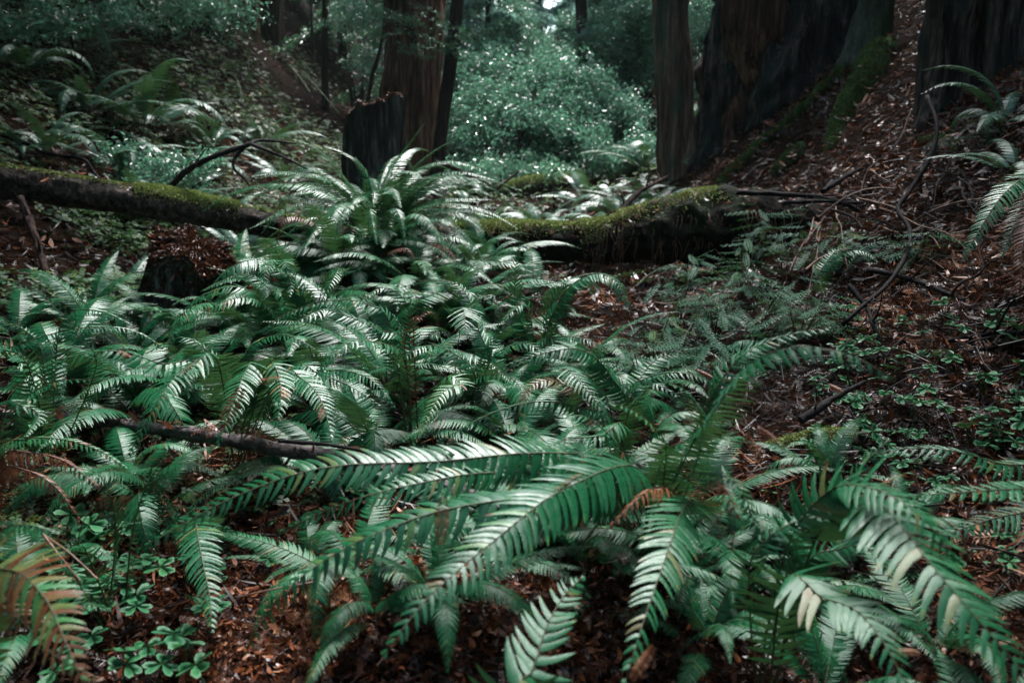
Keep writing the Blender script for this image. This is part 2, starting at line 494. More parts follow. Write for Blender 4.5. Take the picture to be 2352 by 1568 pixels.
# ------------------------------------------------------------------ fern fronds
def frond_geo(ctrl, L=.09, spacing=.0165, droop=.25, stipe=.18, roll=0.0, seed=0, brown=0.0, K=5, wr=.155, face=.3, tip_curl=0.0, ragged=0.03, srad=.0022, patch=None, bvar=.035):
    r = np.random.default_rng(seed)
    n = 90
    C = catmull(ctrl, n)
    seg = np.linalg.norm(np.diff(C, axis=0), axis=1).sum()
    T = norm(np.gradient(C, axis=0)); droop *= .62; roll *= .3
    REF = norm(UP * (1 - face) + np.array([0, -.85, .5]) * face)
    S = np.cross(T, REF)
    bad = np.linalg.norm(S, axis=1) < .18
    # keep the side vector continuous where the rachis is near vertical
    good = np.where(~bad)[0]
    if len(good):
        for k in np.where(bad)[0]:
            S[k] = S[good[np.argmin(np.abs(good - k))]]
    S = norm(S); 
    for k in range(1, n):
        if np.dot(S[k], S[k - 1]) < 0: S[k] = -S[k]
    S = norm(S - T * np.sum(S * T, 1, keepdims=True))
    N = np.cross(S, T)
    if np.mean(N[:, 2]) < 0: N = -N
    if roll:
        c, s_ = math.cos(roll), math.sin(roll)
        S, N = S * c + N * s_, N * c - S * s_
    blade = seg * (1 - stipe)
    m = max(8, int(blade / spacing))
    s = (np.arange(m) + .5) / m
    s = np.concatenate([s, s + .4 / m]); side = np.concatenate([np.ones(m), -np.ones(m)])
    s = np.clip(s + r.normal(0, .12 / m, 2 * m), 0, .998)
    keep = r.random(2 * m) > ragged
    s, side = s[keep], side[keep]; M = len(s)
    q = (stipe + s * (1 - stipe)) * (n - 1)
    i0 = np.clip(q.astype(int), 0, n - 2); fr = (q - i0)[:, None]
    lerp = lambda A: A[i0] * (1 - fr) + A[i0 + 1] * fr
    p = lerp(C); t_ = norm(lerp(T)); sd = norm(lerp(S)) * side[:, None]; nn = norm(lerp(N))
    prof = np.minimum(1, .62 + 1.6 * s) * (1 - s ** 2.1) ** .85
    Ln = L * prof * r.uniform(.90, 1.08, M) + .006
    W = np.minimum(np.maximum(Ln * wr * 1.0, .005), blade / m * 1.02)
    W = np.where(s > .9, np.maximum(W, .006), W)
    fwd = .22 + .45 * s + r.normal(0, .045, M)
    dr = droop * (1 - .5 * s) + r.normal(0, .05, M)
    tw = r.normal(0, .07, M) + .10 + .12 * np.sin(s * 9 + r.uniform(0, 6))
    K1 = K + 1
    tt = np.linspace(0, 1, K1)
    Vv = np.zeros((M, K1, 3, 3)); 
    pos = p.copy()
    wprof = np.interp(tt, [0, .08, .3, .6, .85, 1.0], [.75, 1.10, .98, .80, .45, .03])
    for k in range(K1):
        t = tt[k]
        f = fwd + .35 * t
        d = dr + .55 * droop * t * 1.4 + .12 * t
        a = (sd * np.cos(f)[:, None] + t_ * np.sin(f)[:, None])
        a = a * np.cos(d)[:, None] - nn * np.sin(d)[:, None]
        if k: pos = pos + a * (Ln / K)[:, None]
        b = norm(np.cross(nn, a)) * side[:, None]           # towards the frond tip for both sides
        b = norm(b + nn * (tw * (1 + .4 * t))[:, None])
        cn = np.cross(a, b) * side[:, None]
        w_ = W * wprof[k] * .5
        auric = 1.35 if k <= 1 else 1.0
        wav = .10 * np.sin(t * 14 + s * 60)[:, None] * w_[:, None] * nn
        Vv[:, k, 0] = pos + b * (w_ * auric)[:, None] - nn * (w_ * .20)[:, None] + wav
        Vv[:, k, 1] = pos
        Vv[:, k, 2] = pos - b * w_[:, None] - nn * (w_ * .20)[:, None] - wav
    V = Vv.reshape(-1, 3)
    base = (np.arange(M) * K1 * 3)[:, None]
    q4 = []
    for k in range(K):
        for c in range(2):
            a0 = k * 3 + c
            q4.append([a0, a0 + 1, a0 + 4, a0 + 3])
    q4 = np.array(q4)
    Fq = (base[:, :, None] + q4[None]).reshape(-1, 4)
    # orient outward (upper side) for the mirrored half
    t0 = brown + max(0, r.normal(-.02, .05)) + r.normal(0, bvar, M) + np.where(r.random(M) < .045, .45, 0)
    if patch is not None:
        lo, hi, amt = patch
        t0 = t0 + np.where((s > lo) & (s < hi), amt * r.random(M), 0)
    tk = np.tile(np.repeat(np.linspace(0, 1, K1), 3)[None], (M, 1))
    tint = t0[:, None] + np.where(tk > .8, np.where(r.random(M) < .20, .42, 0)[:, None], 0) + .04 * s[:, None]
    rs = catmull(ctrl, 26)
    rad = srad * np.linspace(1.25, .35, 26)
    Vs, fs = tube(rs, rad, 5)
    return V, Fq, tint.ravel(), Vs, fs

def add_frond(parent, ctrl, name='frond', mat=None, stem=None, **kw):
    ctrl = np.asarray(ctrl, float)
    org = np.array(parent.location)
    V, Fq, tint, Vs, fs = frond_geo(ctrl - org, **kw)
    fo = link(name, mesh_data(name, V, Fq, mat or M_fern, tint), parent)
    link('stem', mesh_data('stem', Vs, fs, stem or M_stem), fo)
    return fo

_seed = [100]
def fern(label, u, d, fronds, group='sword ferns in the gully', dz=0.0, defaults=None, fill=0, fill_len=.6, cat='fern'):
    """hand-placed fern: crown on the ground at (u,d); fronds = list of (points, options)"""
    c = G(u, d, dz)
    root = empty('sword_fern', c, label, cat, group)
    for pts, kw in fronds:
        _seed[0] += 1
        o = dict(defaults or {}); o.update(kw); o.setdefault('seed', _seed[0])
        off = np.array([random.uniform(-.03, .03), random.uniform(-.03, .03), .0])
        ctrl = [c + off] + [P(*q) for q in pts]
        mat = M_fern; st = M_stem; nm = 'frond'
        if o.pop('dead', False): mat = M_dead; st = M_stemd; nm = 'dead_frond'
        add_frond(root, ctrl, nm, mat, st, **o)
    r = random.Random(_seed[0])
    for k in range(fill):
        _seed[0] += 1
        az = r.uniform(0, 360)
        add_frond(root, arc(c, az, fill_len * r.uniform(.7, 1.15), r.uniform(45, 75), r.uniform(-50, -5)),
                  seed=_seed[0], L=.075 * fill_len / .6 * r.uniform(.8, 1.1), droop=r.uniform(.2, .5))
    return root

def arc(c, az, ln, e0, e1, n=6):
    e = np.radians(np.linspace(e0, e1, n)); a = R(az)
    pts = [np.array(c, float)]
    for k in range(n):
        st = ln / n
        pts.append(pts[-1] + st * np.array([math.cos(a) * math.cos(e[k]), math.sin(a) * math.cos(e[k]), math.sin(e[k])]))
    return np.array(pts)

# generic plants share frond meshes
PROTO = []
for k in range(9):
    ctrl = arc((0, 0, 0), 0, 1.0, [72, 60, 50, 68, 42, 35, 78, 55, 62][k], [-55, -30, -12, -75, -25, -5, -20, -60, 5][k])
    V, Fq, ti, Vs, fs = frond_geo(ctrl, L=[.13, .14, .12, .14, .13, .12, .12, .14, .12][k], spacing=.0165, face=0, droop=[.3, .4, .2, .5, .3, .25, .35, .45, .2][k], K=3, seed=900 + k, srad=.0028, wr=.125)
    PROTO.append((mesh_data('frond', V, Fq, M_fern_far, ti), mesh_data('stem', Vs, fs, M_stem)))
PROTO_N = []
for k in range(9):
    ctrl = arc((0, 0, 0), 0, 1.0, [72, 60, 50, 68, 42, 35, 78, 55, 62][k], [-55, -30, -12, -75, -25, -5, -20, -60, 5][k])
    V, Fq, ti, Vs, fs = frond_geo(ctrl, L=[.13, .14, .12, .14, .13, .12, .12, .14, .12][k], spacing=.0150, face=0, droop=[.3, .4, .2, .5, .3, .25, .35, .45, .2][k], K=4, seed=950 + k, srad=.0028, wr=.115)
    PROTO_N.append((mesh_data('frond', V, Fq, M_fern, ti), mesh_data('stem', Vs, fs, M_stem)))

PROTO_D = []
for k in range(5):
    ctrl = arc((0, 0, 0), 0, .8, [35, 50, 20, 10, 60][k], [-80, -88, -60, -75, -86][k])
    V, Fq, ti, Vs, fs = frond_geo(ctrl, L=.085, spacing=.017, face=0, droop=1.2, K=3, seed=980 + k, srad=.0024, wr=.14, ragged=.3, brown=[.1, .4, .6, .3, .8][k], bvar=.2)
    PROTO_D.append((mesh_data('dead_frond', V, Fq, M_dead, ti), mesh_data('stem', Vs, fs, M_stemd)))

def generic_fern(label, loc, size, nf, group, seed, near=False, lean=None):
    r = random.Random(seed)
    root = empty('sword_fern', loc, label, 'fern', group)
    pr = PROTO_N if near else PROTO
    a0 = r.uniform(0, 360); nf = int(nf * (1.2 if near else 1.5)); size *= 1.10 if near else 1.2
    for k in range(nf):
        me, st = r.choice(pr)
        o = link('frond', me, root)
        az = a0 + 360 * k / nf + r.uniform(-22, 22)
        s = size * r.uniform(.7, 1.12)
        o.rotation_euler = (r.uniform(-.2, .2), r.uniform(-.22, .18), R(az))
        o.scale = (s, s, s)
        so = link('stem', st, o)
    if near:
        for k in range(r.choice([3, 4, 5])):
            me, st = r.choice(PROTO_D)
            o = link('dead_frond', me, root); s = size * r.uniform(.6, .95)
            o.rotation_euler = (r.uniform(-.3, .3), r.uniform(-.2, .3), R(r.uniform(0, 360))); o.scale = (s, s, s)
            link('stem', st, o)
    return root


# ------------------------------------------------------------------ trunks
def trunk_mesh(pts, rad, sides=110, n=80, ridge=.07, seed=0, flare=0.0, flare_h=.8, freq=9):
    pts = catmull(pts, n)
    s = np.linspace(0, 1, n)
    rad = np.interp(s, np.linspace(0, 1, len(rad)), rad)
    V, fl = tube(pts, rad, sides, cap=False)
    ang = np.linspace(0, 2 * np.pi, sides, endpoint=False)
    hgt = pts[:, 2] - pts[0, 2]
    A, H = np.meshgrid(ang, hgt)
    # wrap-safe noise coordinates
    cx, cy = np.cos(A), np.sin(A)
    rid = np.zeros_like(A)
    for k, (f, a) in enumerate(((freq, 1.0), (freq * 2.3, .5), (freq * .45, 1.1))):
        wob = .25 * np.sin(H * 1.3 + k + seed) + .1 * np.sin(H * 3.1 + seed * 2)
        rid += a * (1 - 2 * np.abs(vnoise((A + wob) * f / 6.283 * 2 + 31 * k + seed, H * 1.1 + seed) - .5) * 1.6)
    rid += .5 * (vnoise(cx * 6 + H * 6 + seed, cy * 6 + H * 2) - .5)
    fl_amp = flare * np.exp(-H / flare_h) * (1 + .55 * np.cos(A * 3 + seed) + .35 * np.cos(A * 5 + 1 + seed))
    R0 = rad[:, None] * (1 + ridge * (rid - .6)) + fl_amp * rad[:, None]
    Vc = pts[:, None] + (V.reshape(n, sides, 3) - pts[:, None]) * (R0 / rad[:, None])[..., None]
    return Vc.reshape(-1, 3), fl

def put(parent, name, V, fl, mat, tint=None, smooth=True):
    return link(name, mesh_data(name, V - np.array(parent.location), fl, mat, tint, smooth), parent)

def leaves_at(cent, size, asp=.42, up=.6, seed=0, droop=0.0, dirs=None):
    """one folded leaf per centre; size array"""
    r = np.random.default_rng(seed)
    n = len(cent)
    nn = norm(r.normal(size=(n, 3)) * (1 - up) + np.array([0, 0, up]) + r.normal(0, .2, (n, 3)))
    a = r.normal(size=(n, 3)) if dirs is None else dirs + r.normal(0, .35, (n, 3))
    a[:, 2] -= droop
    a = norm(a - nn * np.sum(a * nn, 1, keepdims=True)); b = np.cross(nn, a)
    s = np.broadcast_to(size, (n,))[:, None]
    p0 = cent - a * s * .5; p2 = cent + a * s * .5 - nn * s * .1
    p1 = cent + b * s * asp * .5 + nn * s * .06; p3 = cent - b * s * asp * .5 + nn * s * .06
    V = np.stack([p0, p1, p2, p3], 1).reshape(-1, 3)
    i = np.arange(n)[:, None] * 4
    Fq = np.concatenate([i + np.array([[0, 1, 2]]), i + np.array([[0, 2, 3]])], 0)
    return V, Fq

def conifer(label, u, d, H, rad, tr, n_leaf, seed, mat=None, bark=None, leafs=.10, lo=.3, name='conifer_tree', lean=0.0, group='trees closing the gully', gap=0.0, clump=1.0, dens_top=1.0):
    r = np.random.default_rng(seed)
    c = G(u, d)
    root = empty(name, c, label, 'tree', group)
    top = c + np.array([lean, r.normal(0, .1), H])
    V, fl = trunk_mesh([c - [0, 0, .3], c + (top - c) * .5 + r.normal(0, .03, 3), top], [tr, tr * .8, tr * .35], 22, 40, .10, seed, .3, .4)
    put(root, 'trunk', V, fl, bark or M_darktrunk)
    nb = int(26 * H / 5 * dens_top)
    cs, ds, bl = [], [], []
    per = max(10, n_leaf // nb)
    for k in range(nb):
        h = lo + (1 - lo / H) * H * (k + r.random()) / nb
        if h > H: h = H - .1
        az = r.uniform(0, 6.283)
        L = rad * (.35 + .75 * (1 - h / H) ** .6) * r.uniform(.6, 1.2)
        p = c + (top - c) * (h / H)
        dirv = np.array([math.cos(az), math.sin(az), 0])
        q = np.array([p, p + dirv * L * .5 + [0, 0, .06 * L], p + dirv * L + [0, 0, -.32 * L]])
        Vb, fb = tube(catmull(q, 7), np.linspace(max(.008, tr * .14), .003, 7), 4, cap=False)
        bl.append((Vb, fb))
        # drooping side sprays
        nsp = 7
        for s in range(nsp):
            t = (s + 1) / nsp
            base = q[0] * (1 - t) ** 2 + 2 * q[1] * t * (1 - t) + q[2] * t * t
            sd = np.array([-dirv[1], dirv[0], 0]) * r.choice([-1, 1])
            dr = norm(sd * .8 + dirv * .6 + np.array([0, 0, -.35]))
            ll = L * .38 * (1.15 - .7 * t) * r.uniform(.6, 1.3)
            m = max(3, per // nsp)
            tt = r.random(m)
            pp = base + dr * (tt * ll)[:, None] + r.normal(0, 1, (m, 3)) * np.array([.05, .05, .025]) * clump
            cs.append(pp); ds.append(np.tile(dr, (m, 1)))
    cs = np.vstack(cs); ds = np.vstack(ds)
    V, Fq = leaves_at(cs, r.uniform(.6, 1.3, len(cs)) * leafs * (1.5 if d > 19 else 1.0), .38, .55, seed, .2, ds)
    put(root, 'crown', V, Fq, mat or M_conifer, np.repeat(np.clip(r.normal(r.uniform(.0, .75), .20, len(cs)), 0, 1), 4))
    V, fl, t = merge(bl)
    put(root, 'branches', V, fl, bark or M_darktrunk)
    return root

def bush(label, name, cat, blobs, n, leaf, seed, stems=None, mat=None, group=None, tint=(.35, .25), asp=.42, base=None, up=.45, stemp=.04):
    """blobs: list of (centre xyz, radius xyz) ; leaves sit in small clumps inside the blobs"""
    r = np.random.default_rng(seed)
    blobs = [(np.array(a, float), np.array(b, float)) for a, b in blobs]
    b0 = base if base is not None else np.array([blobs[0][0][0], blobs[0][0][1], float(height(blobs[0][0][0], blobs[0][0][1]))])
    root = empty(name, b0, label, cat, group)
    vol = np.array([np.prod(b[1]) ** .7 for b in blobs]); vol = vol / vol.sum()
    cs, brs = [], []
    ncl = max(12, n // 26)
    which = r.choice(len(blobs), ncl, p=vol)
    for w_ in which:
        c, rr = blobs[w_]
        v = norm(r.normal(size=3)) * (r.random() ** .5 * r.uniform(.6, 1.25))
        cc = c + v * rr
        m = r.integers(12, 40)
        ax = norm(r.normal(size=3) + [0, 0, .2]); 
        t = r.uniform(-1, 1, m)
        pp = cc + ax * (t * .18 * rr.mean() ** .5)[:, None] + r.normal(0, .045, (m, 3))
        cs.append(pp)
        if r.random() < stemp: brs.append(cc)
    cs = np.vstack(cs)
    V, Fq = leaves_at(cs, r.uniform(.6, 1.3, len(cs)) * leaf, asp, up, seed)
    put(root, 'leaves', V, Fq, mat or M_bush, np.repeat(np.clip(r.normal(tint[0], tint[1], len(cs)), 0, 1), 4))
    bl = []
    for k, q in enumerate(brs[:60]):
        mid = (b0 + q) / 2 + r.normal(0, .12, 3); mid[2] = b0[2] + (q[2] - b0[2]) * .6
        Vb, fb = tube(catmull([b0 + r.normal(0, .05, 3) * [1, 1, 0], mid, q], 12), np.linspace(.018, .003, 12), 4, cap=False)
        bl.append((Vb, fb))
    for st in (stems or []):
        Vb, fb = tube(catmull(st[0], 20), np.linspace(st[1], st[1] * .4, 20), 6, cap=False); bl.append((Vb, fb))
    if bl:
        V, fl, t = merge(bl)
        put(root, 'stems', V, fl, M_darktrunk)
    return root

def redwood(label, name, pts, rad, mat, seed, group='standing trunks', cat='tree', **kw):
    c = np.array(pts[0]); 
    root = empty(name, c, label, cat, group)
    ext = list(pts)
    V, fl = trunk_mesh(ext, rad, seed=seed, **kw)
    put(root, 'trunk', V, fl, mat)
    return root

U2 = lambda du, d: du * d / F / math.cos(PITCH) * 1.0   # pixel width at distance d -> metres (approx.)

# tall redwood left of centre
d = 10.8
t = redwood('tall fibrous redwood trunk behind the tall dark stump, left of the gully gap', 'redwood_tree',
    [P(925, 470, d), P(934, 330, d), P(944, 200, d), P(958, 0, d), P(985, -420, d), P(1000, -900, d)],
    [.37, .345, .335, .32, .30, .26], M_redwood, 1, ridge=.10, freq=13, flare=.18, flare_h=.5, sides=150)
cs = []
r_ = np.random.default_rng(5)
for k in range(26):
    a = P(r_.uniform(840, 1010), r_.uniform(10, 130), 10.0 + r_.uniform(-.3, .2)); dr = norm(np.array([r_.choice([-1, 1]) * 1.0, r_.normal(0, .3), -.25]))
    cs.append(a + dr * (r_.random(60) * .42)[:, None] + r_.normal(0, .022, (60, 3)))
cs = np.vstack(cs); V, Fq = leaves_at(cs, .05, .35, .6, 3)
put(t, 'hanging_sprays', V, Fq, M_coniferd, np.repeat(r_.uniform(0, .7, len(cs)), 4))
# right redwood
d = 9.5
redwood('straight narrow redwood trunk with mossy right side at the left foot of the charred giant', 'redwood_tree',
    [P(1565, 450, d), P(1558, 390, d), P(1549, 200, d), P(1539, 0, d), P(1520, -420, d), P(1500, -900, d)],
    [.215, .195, .185, .185, .17, .15], M_redwood2, 2, ridge=.09, freq=10, flare=.22, flare_h=.35)
# thin leaning trunk
d = 10.2
redwood('thin dark trunk leaning right beside the tall left redwood', 'redwood_sapling',
    [P(998, 450, d), P(1012, 320, d), P(1033, 160, d), P(1052, 0, d), P(1085, -300, d)], [.085, .075, .07, .07, .05], M_darktrunk, 3, ridge=.08, sides=40)
# far pair
redwood('distant reddish trunk, wider of the far pair behind the thin leaning trunk', 'redwood_tree', [P(1076, 230, 19), P(1080, 80, 19), P(1084, -400, 19)], [.17, .155, .14], M_redwood, 4, sides=60)
redwood('distant dark trunk, narrower of the far pair behind the thin leaning trunk', 'redwood_tree', [P(1099, 240, 18.5), P(1101, 80, 18.5), P(1106, -400, 18.5)], [.085, .08, .07], M_darktrunk, 14, sides=40)
# hillside trees, left
redwood('reddish trunk standing high on the left bank', 'redwood_tree', [P(566, 135, 15), P(570, 60, 15), P(578, -300, 15)], [.19, .165, .15], M_redwood, 5, sides=70, flare=.2)
redwood('black shaded trunk on the left bank just right of the reddish trunk', 'redwood_tree', [P(612, 150, 16), P(618, 60, 16), P(625, -300, 16)], [.26, .22, .20], M_darktrunk, 6, sides=70, flare=.2)
redwood('slim dark trunk rising behind the left bank between black trunk and tall redwood', 'redwood_sapling', [P(748, 260, 15), P(746, 100, 15), P(752, -300, 15)], [.06, .05, .05], M_darktrunk, 7, sides=30)
redwood('pale bare pole of a sapling on the left bank', 'redwood_sapling', [P(722, 140, 13), P(716, 60, 13), P(708, -200, 13)], [.022, .02, .02], M_greybark, 8, sides=20)
redwood('thin dark curving sapling in front of the left bank beside the tall redwood', 'redwood_sapling', [P(838, 300, 10.5), P(852, 190, 10.5), P(876, 100, 10.5), P(885, 0, 10.5), P(880, -200, 10.5)], [.026, .022, .02, .02, .015], M_darktrunk, 9, sides=20)
# gap trunks
redwood('dark ivy-flecked trunk in the bright gap behind the bay bush', 'redwood_tree', [P(1352, 300, 15), P(1344, 150, 15), P(1334, 0, 15), P(1325, -400, 15)], [.10, .095, .09, .08], M_darktrunk, 10, sides=40)
redwood('faint narrow trunk far back left of the right redwood', 'redwood_tree', [P(1462, 260, 20), P(1456, 100, 20), P(1450, -400, 20)], [.10, .09, .08], M_darktrunk, 11, sides=40)
redwood('faint grey trunk in the far gap right of the brightest sky', 'redwood_tree', [P(1398, 230, 24), P(1396, 100, 24), P(1392, -400, 24)], [.12, .11, .10], M_redwood, 12, sides=40)
redwood('faint slender trunk in the far gap left of the brightest sky', 'redwood_tree', [P(1176, 240, 26), P(1178, 100, 26), P(1180, -400, 26)], [.12, .11, .10], M_darktrunk, 13, sides=40)

# the burnt giant on the right bank
d = 9.6
root = empty('burnt_redwood_tree', GP(1760, 300), 'massive charred redwood trunk with a reddish unburnt strip, right of the narrow redwood', 'tree')
V, fl = trunk_mesh([P(1800, 440, d), P(1806, 330, d), P(1818, 170, d), P(1826, 0, d), P(1835, -400, d), P(1840, -900, d)], [.98, .86, .74, .70, .64, .55], sides=240, n=130, ridge=.20, seed=21, flare=.24, flare_h=.7, freq=9)
put(root, 'charred_trunk', V, fl, M_burnt)
# unburnt bark plates on the camera side
V, fl = trunk_mesh([P(1735, 235, d - .52), P(1738, 110, d - .52), P(1742, 0, d - .52), P(1750, -300, d - .50)], [.08, .29, .32, .3], sides=110, n=60, ridge=.22, seed=25, freq=11)
put(root, 'bark_plate', V, fl, M_burntred, None)
tag(root.children[1], 'reddish brown unburnt bark strip')
V, fl = trunk_mesh([P(1690, 340, d - .45), P(1692, 170, d - .35), P(1700, 0, d - .35), P(1708, -300, d - .3)], [.16, .10, .11, .1], sides=60, n=50, ridge=.22, seed=27, freq=6, flare=.3, flare_h=.3)
put(root, 'buttress', V, fl, M_burntred)
V, fl = trunk_mesh([P(1870, 330, d - .8), P(1885, 170, d - .7), P(1900, 0, d - .65), P(1910, -300, d - .6)], [.34, .28, .26, .2], sides=90, n=60, ridge=.2, seed=28, freq=8, flare=.3, flare_h=.4)
put(root, 'buttress', V, fl, M_burnt)
# far right burnt trunk
d = 5.3
root = empty('burnt_redwood_tree', GP(2300, 260), 'huge black burnt trunk filling the top right corner', 'tree')
V, fl = trunk_mesh([P(2315, 420, d), P(2315, 250, d), P(2318, 0, d), P(2325, -400, d), P(2330, -900, d)], [.46, .38, .33, .30, .28], sides=160, n=80, ridge=.20, seed=31, flare=.25, flare_h=.5)
put(root, 'charred_trunk', V, fl, M_burnt)
# mossy leaning grey trunk
p0, p1 = GP(1975, 130), GP(1905, 355)
root = empty('mossy_tree', p0, 'grey-green mossy leaning trunk growing out of the right bank behind the charred giant', 'tree')
dd = p0[1]
V, fl = tube(catmull([P(1965, 170, dd), P(1990, 100, dd), P(2008, 30, dd), P(2020, -80, dd), P(2035, -400, dd + .3)], 40), np.interp(np.linspace(0, 1, 40), [0, .3, 1], [.20, .155, .12]), 30, rough=.25, seed=3)
put(root, 'trunk', V, fl, M_greybark)

def moss_geo(pts, rad, s0, s1, n, ln, seed, spread=1.2, thick=.0, up=UP):
    """short blades standing on the upper side of a tube"""
    r = np.random.default_rng(seed)
    C = catmull(pts, 120); T = norm(np.gradient(C, axis=0))
    rad = np.interp(np.linspace(0, 1, 120), np.linspace(0, 1, len(rad)), rad)
    q = (s0 + (s1 - s0) * r.random(n)) * 119
    i = q.astype(int); i = np.clip(i, 0, 118); f = (q - i)[:, None]
    c = C[i] * (1 - f) + C[i + 1] * f; t = T[i]
    S = norm(np.cross(t, up)); N = np.cross(S, t)
    a = r.normal(0, spread * .5, n)
    o = N * np.cos(a)[:, None] + S * np.sin(a)[:, None]
    lump = .5 + vnoise(q * .25 + seed, a * 2 + seed)
    p = c + o * (rad[i] * 1.0 + thick * lump * np.cos(np.clip(a, -1.5, 1.5)))[:, None]
    cent = p + o * (ln * .4 * r.random(n))[:, None]
    V, Fq = leaves_at(cent, ln * r.uniform(.6, 1.5, n), .35, .1, seed, .25, o + r.normal(0, .5, (n, 3)))
    return V, Fq, np.repeat(np.clip(lump * .6 + .15 + r.normal(0, .18, n), 0, 1), 4)

def surface_pts(uv, lift=0.0):
    out = []
    for u, v in uv:
        p = GP(u, v); out.append(p + np.array([0, -.02, lift]))
    return np.array(out)

def root_log(label, uv, rad, name='tree_root', cat='root', lift=0.0, n=9000, moss=(0, 1), mat=None, ln=.02, thick=.03, mm=None, group=None, spread=1.3):
    pts = surface_pts(uv, lift)
    root = empty(name, pts[-1], label, cat, group)
    rr = np.interp(np.linspace(0, 1, 40), np.linspace(0, 1, len(rad)), rad)
    V, fl = tube(catmull(pts, 40), rr, 14, rough=.25, seed=2)
    put(root, 'bark', V, fl, mat or M_greybark)
    V, Fq, t = moss_geo(pts, rad, moss[0], moss[1], n, ln, 5, spread, thick)
    put(root, 'moss', V, Fq, mm or M_mossd, t)
    C = catmull(pts, 40); r = np.random.default_rng(4); m = int(n / 40)
    q = r.integers(1, 39, m); o = norm(r.normal(0, .5, (m, 3)) + [0, -.5, 1.0])
    Vl, fl, tl = place(*t_flake(1.0, .25), C[q] + o * (rr[q] + thick)[:, None], o, r.uniform(0, 6.28, m), r.uniform(.04, .10, m), .5, r.uniform(.3, .9, m))
    put(root, 'fallen_litter', Vl, fl, M_litter, tl)
    return root
root_log('long slim root furred with green moss slanting down the right bank to the fallen log', [(1985, 105), (1940, 165), (1880, 225), (1810, 290), (1740, 345), (1690, 395), (1655, 432)], [.045, .05, .05, .048, .045, .04, .045], n=9000)
root_log('broad flat root under dark green moss below the leaning mossy trunk', [(2030, 120), (1990, 190), (1950, 250), (1925, 300), (1905, 350)], [.16, .15, .12, .07, .03], lift=-.03, n=9000, ln=.022)
root_log('short moss-topped slab of wood among litter below the slim mossy root', [(1850, 340), (1815, 370), (1780, 405)], [.05, .07, .05], lift=-.02, n=1500)

# tall dark stump
d = 9.3
root = empty('tall_stump', GP(865, 470, 6, 14), 'tall black broken stump with a rust coloured rim, in front of the tall left redwood', 'stump')
pts = np.array([P(866, 520, d), P(864, 420, d), P(864, 330, d), P(866, 240, d)])
V, fl = trunk_mesh(pts, [.36, .33, .315, .305], sides=120, n=60, ridge=.11, seed=41, freq=10, flare=.1, flare_h=.3)
top = V.reshape(60, 120, 3)
ang = np.arange(120) / 120 * 6.283
cxy = pts[-1][:2]
lift = ((top[:, :, 0] - cxy[0]) / .3 * .11 + .018 * np.sin(ang * 7)[None] + .012 * np.sin(ang * 17 + 2)[None] + .10 * (vnoise(ang * 3, ang * 0 + 2) - .5)[None])
k_ = np.clip((np.arange(60) / 59 - .6) / .4, 0, 1)[:, None]
top[:, :, 2] += lift * k_
V = top.reshape(-1, 3)
put(root, 'trunk', V, fl, M_stump)
# hollow top
ring = top[-1]; cen = ring.mean(0) - [0, 0, .07]
Vt = np.vstack([ring, ring * .6 + cen * .4 - [0, 0, .02], cen[None]])
j = np.arange(120); k2 = (j + 1) % 120
put(root, 'broken_top', Vt, [np.stack([j, k2, k2 + 120, j + 120], 1), np.stack([j + 120, k2 + 120, np.full(120, 240)], 1)], M_stump)
n = 1500; aa = r_.uniform(0, 6.283, n); rr = np.sqrt(r_.random(n)) * 1.02
ri = (aa / 6.283 * 120).astype(int) % 120
pos = cen + (ring[ri] - cen) * rr[:, None]; pos[:, 2] += .02
Vl = place(*t_flake(.8, .3), pos, np.tile(UP, (n, 1)), aa, r_.uniform(.03, .08, n), .5, r_.uniform(.45, .75, n))
put(root, 'fallen_litter', Vl[0], Vl[1], M_litter, Vl[2])

# small rotten stump, left middle
d = 3.95
c0 = G(448, d)
root = empty('rotten_stump', c0, 'short rotten stump capped with rust brown redwood litter, among ferns below the slanting log', 'stump')
pts = np.array([P(446, 720, d), P(446, 650, d), P(450, 578, d)])
V, fl = trunk_mesh(pts, [.20, .165, .15], sides=90, n=40, ridge=.34, seed=43, freq=7)
tb = V.reshape(40, 90, 3); aa = np.arange(90) / 90 * 6.283; kk = np.clip((np.arange(40) / 39 - .4) / .6, 0, 1)[:, None]
tb[:, :, 2] += kk * (.06 * np.sin(aa + 2) + .028 * np.sin(aa * 5) + .02 * np.sin(aa * 11 + 1))[None]
put(root, 'trunk', V, fl, M_stump)
top = V.reshape(40, 90, 3)[-1]; cen = top.mean(0) + [0, 0, .03]
j = np.arange(90); k2 = (j + 1) % 90
put(root, 'broken_top', np.vstack([top, cen[None]]), [np.stack([j, k2, np.full(90, 90)], 1)], M_soil)
n = 2600; aa = r_.uniform(0, 6.283, n); rr = np.sqrt(r_.random(n)) * 1.06
ri = (aa / 6.283 * 90).astype(int) % 90
pos = cen + (top[ri] - cen) * rr[:, None]; pos[:, 2] += .02 * (1 - rr) + .01
V1 = place(*t_spray(8, .13, .1, .05), pos[:900], np.tile(UP, (900, 1)), aa[:900], r_.uniform(.03, .07, 900), .5, r_.uniform(.15, .75, 900))
V2 = place(*t_flake(.9, .3), pos[900:], np.tile(UP, (n - 900, 1)), aa[900:], r_.uniform(.02, .05, n - 900), .6, r_.uniform(.0, .75, n - 900))
# litter clinging to the flanks
m = 1100; aa = r_.uniform(0, 6.28, m); h = r_.random(m) ** .6
ri = (aa / 6.283 * 90).astype(int) % 90
side = V.reshape(40, 90, 3)[(h * 39).astype(int), ri]
nrm = norm(side - pts[1]) 
V3 = place(*t_flake(.9, .3), side + nrm * .008, nrm, aa, r_.uniform(.02, .05, m), .5, r_.uniform(.0, .6, m))
V, fl, tt = merge([V1, V2, V3])
put(root, 'fallen_litter', V, fl, M_litter, tt)

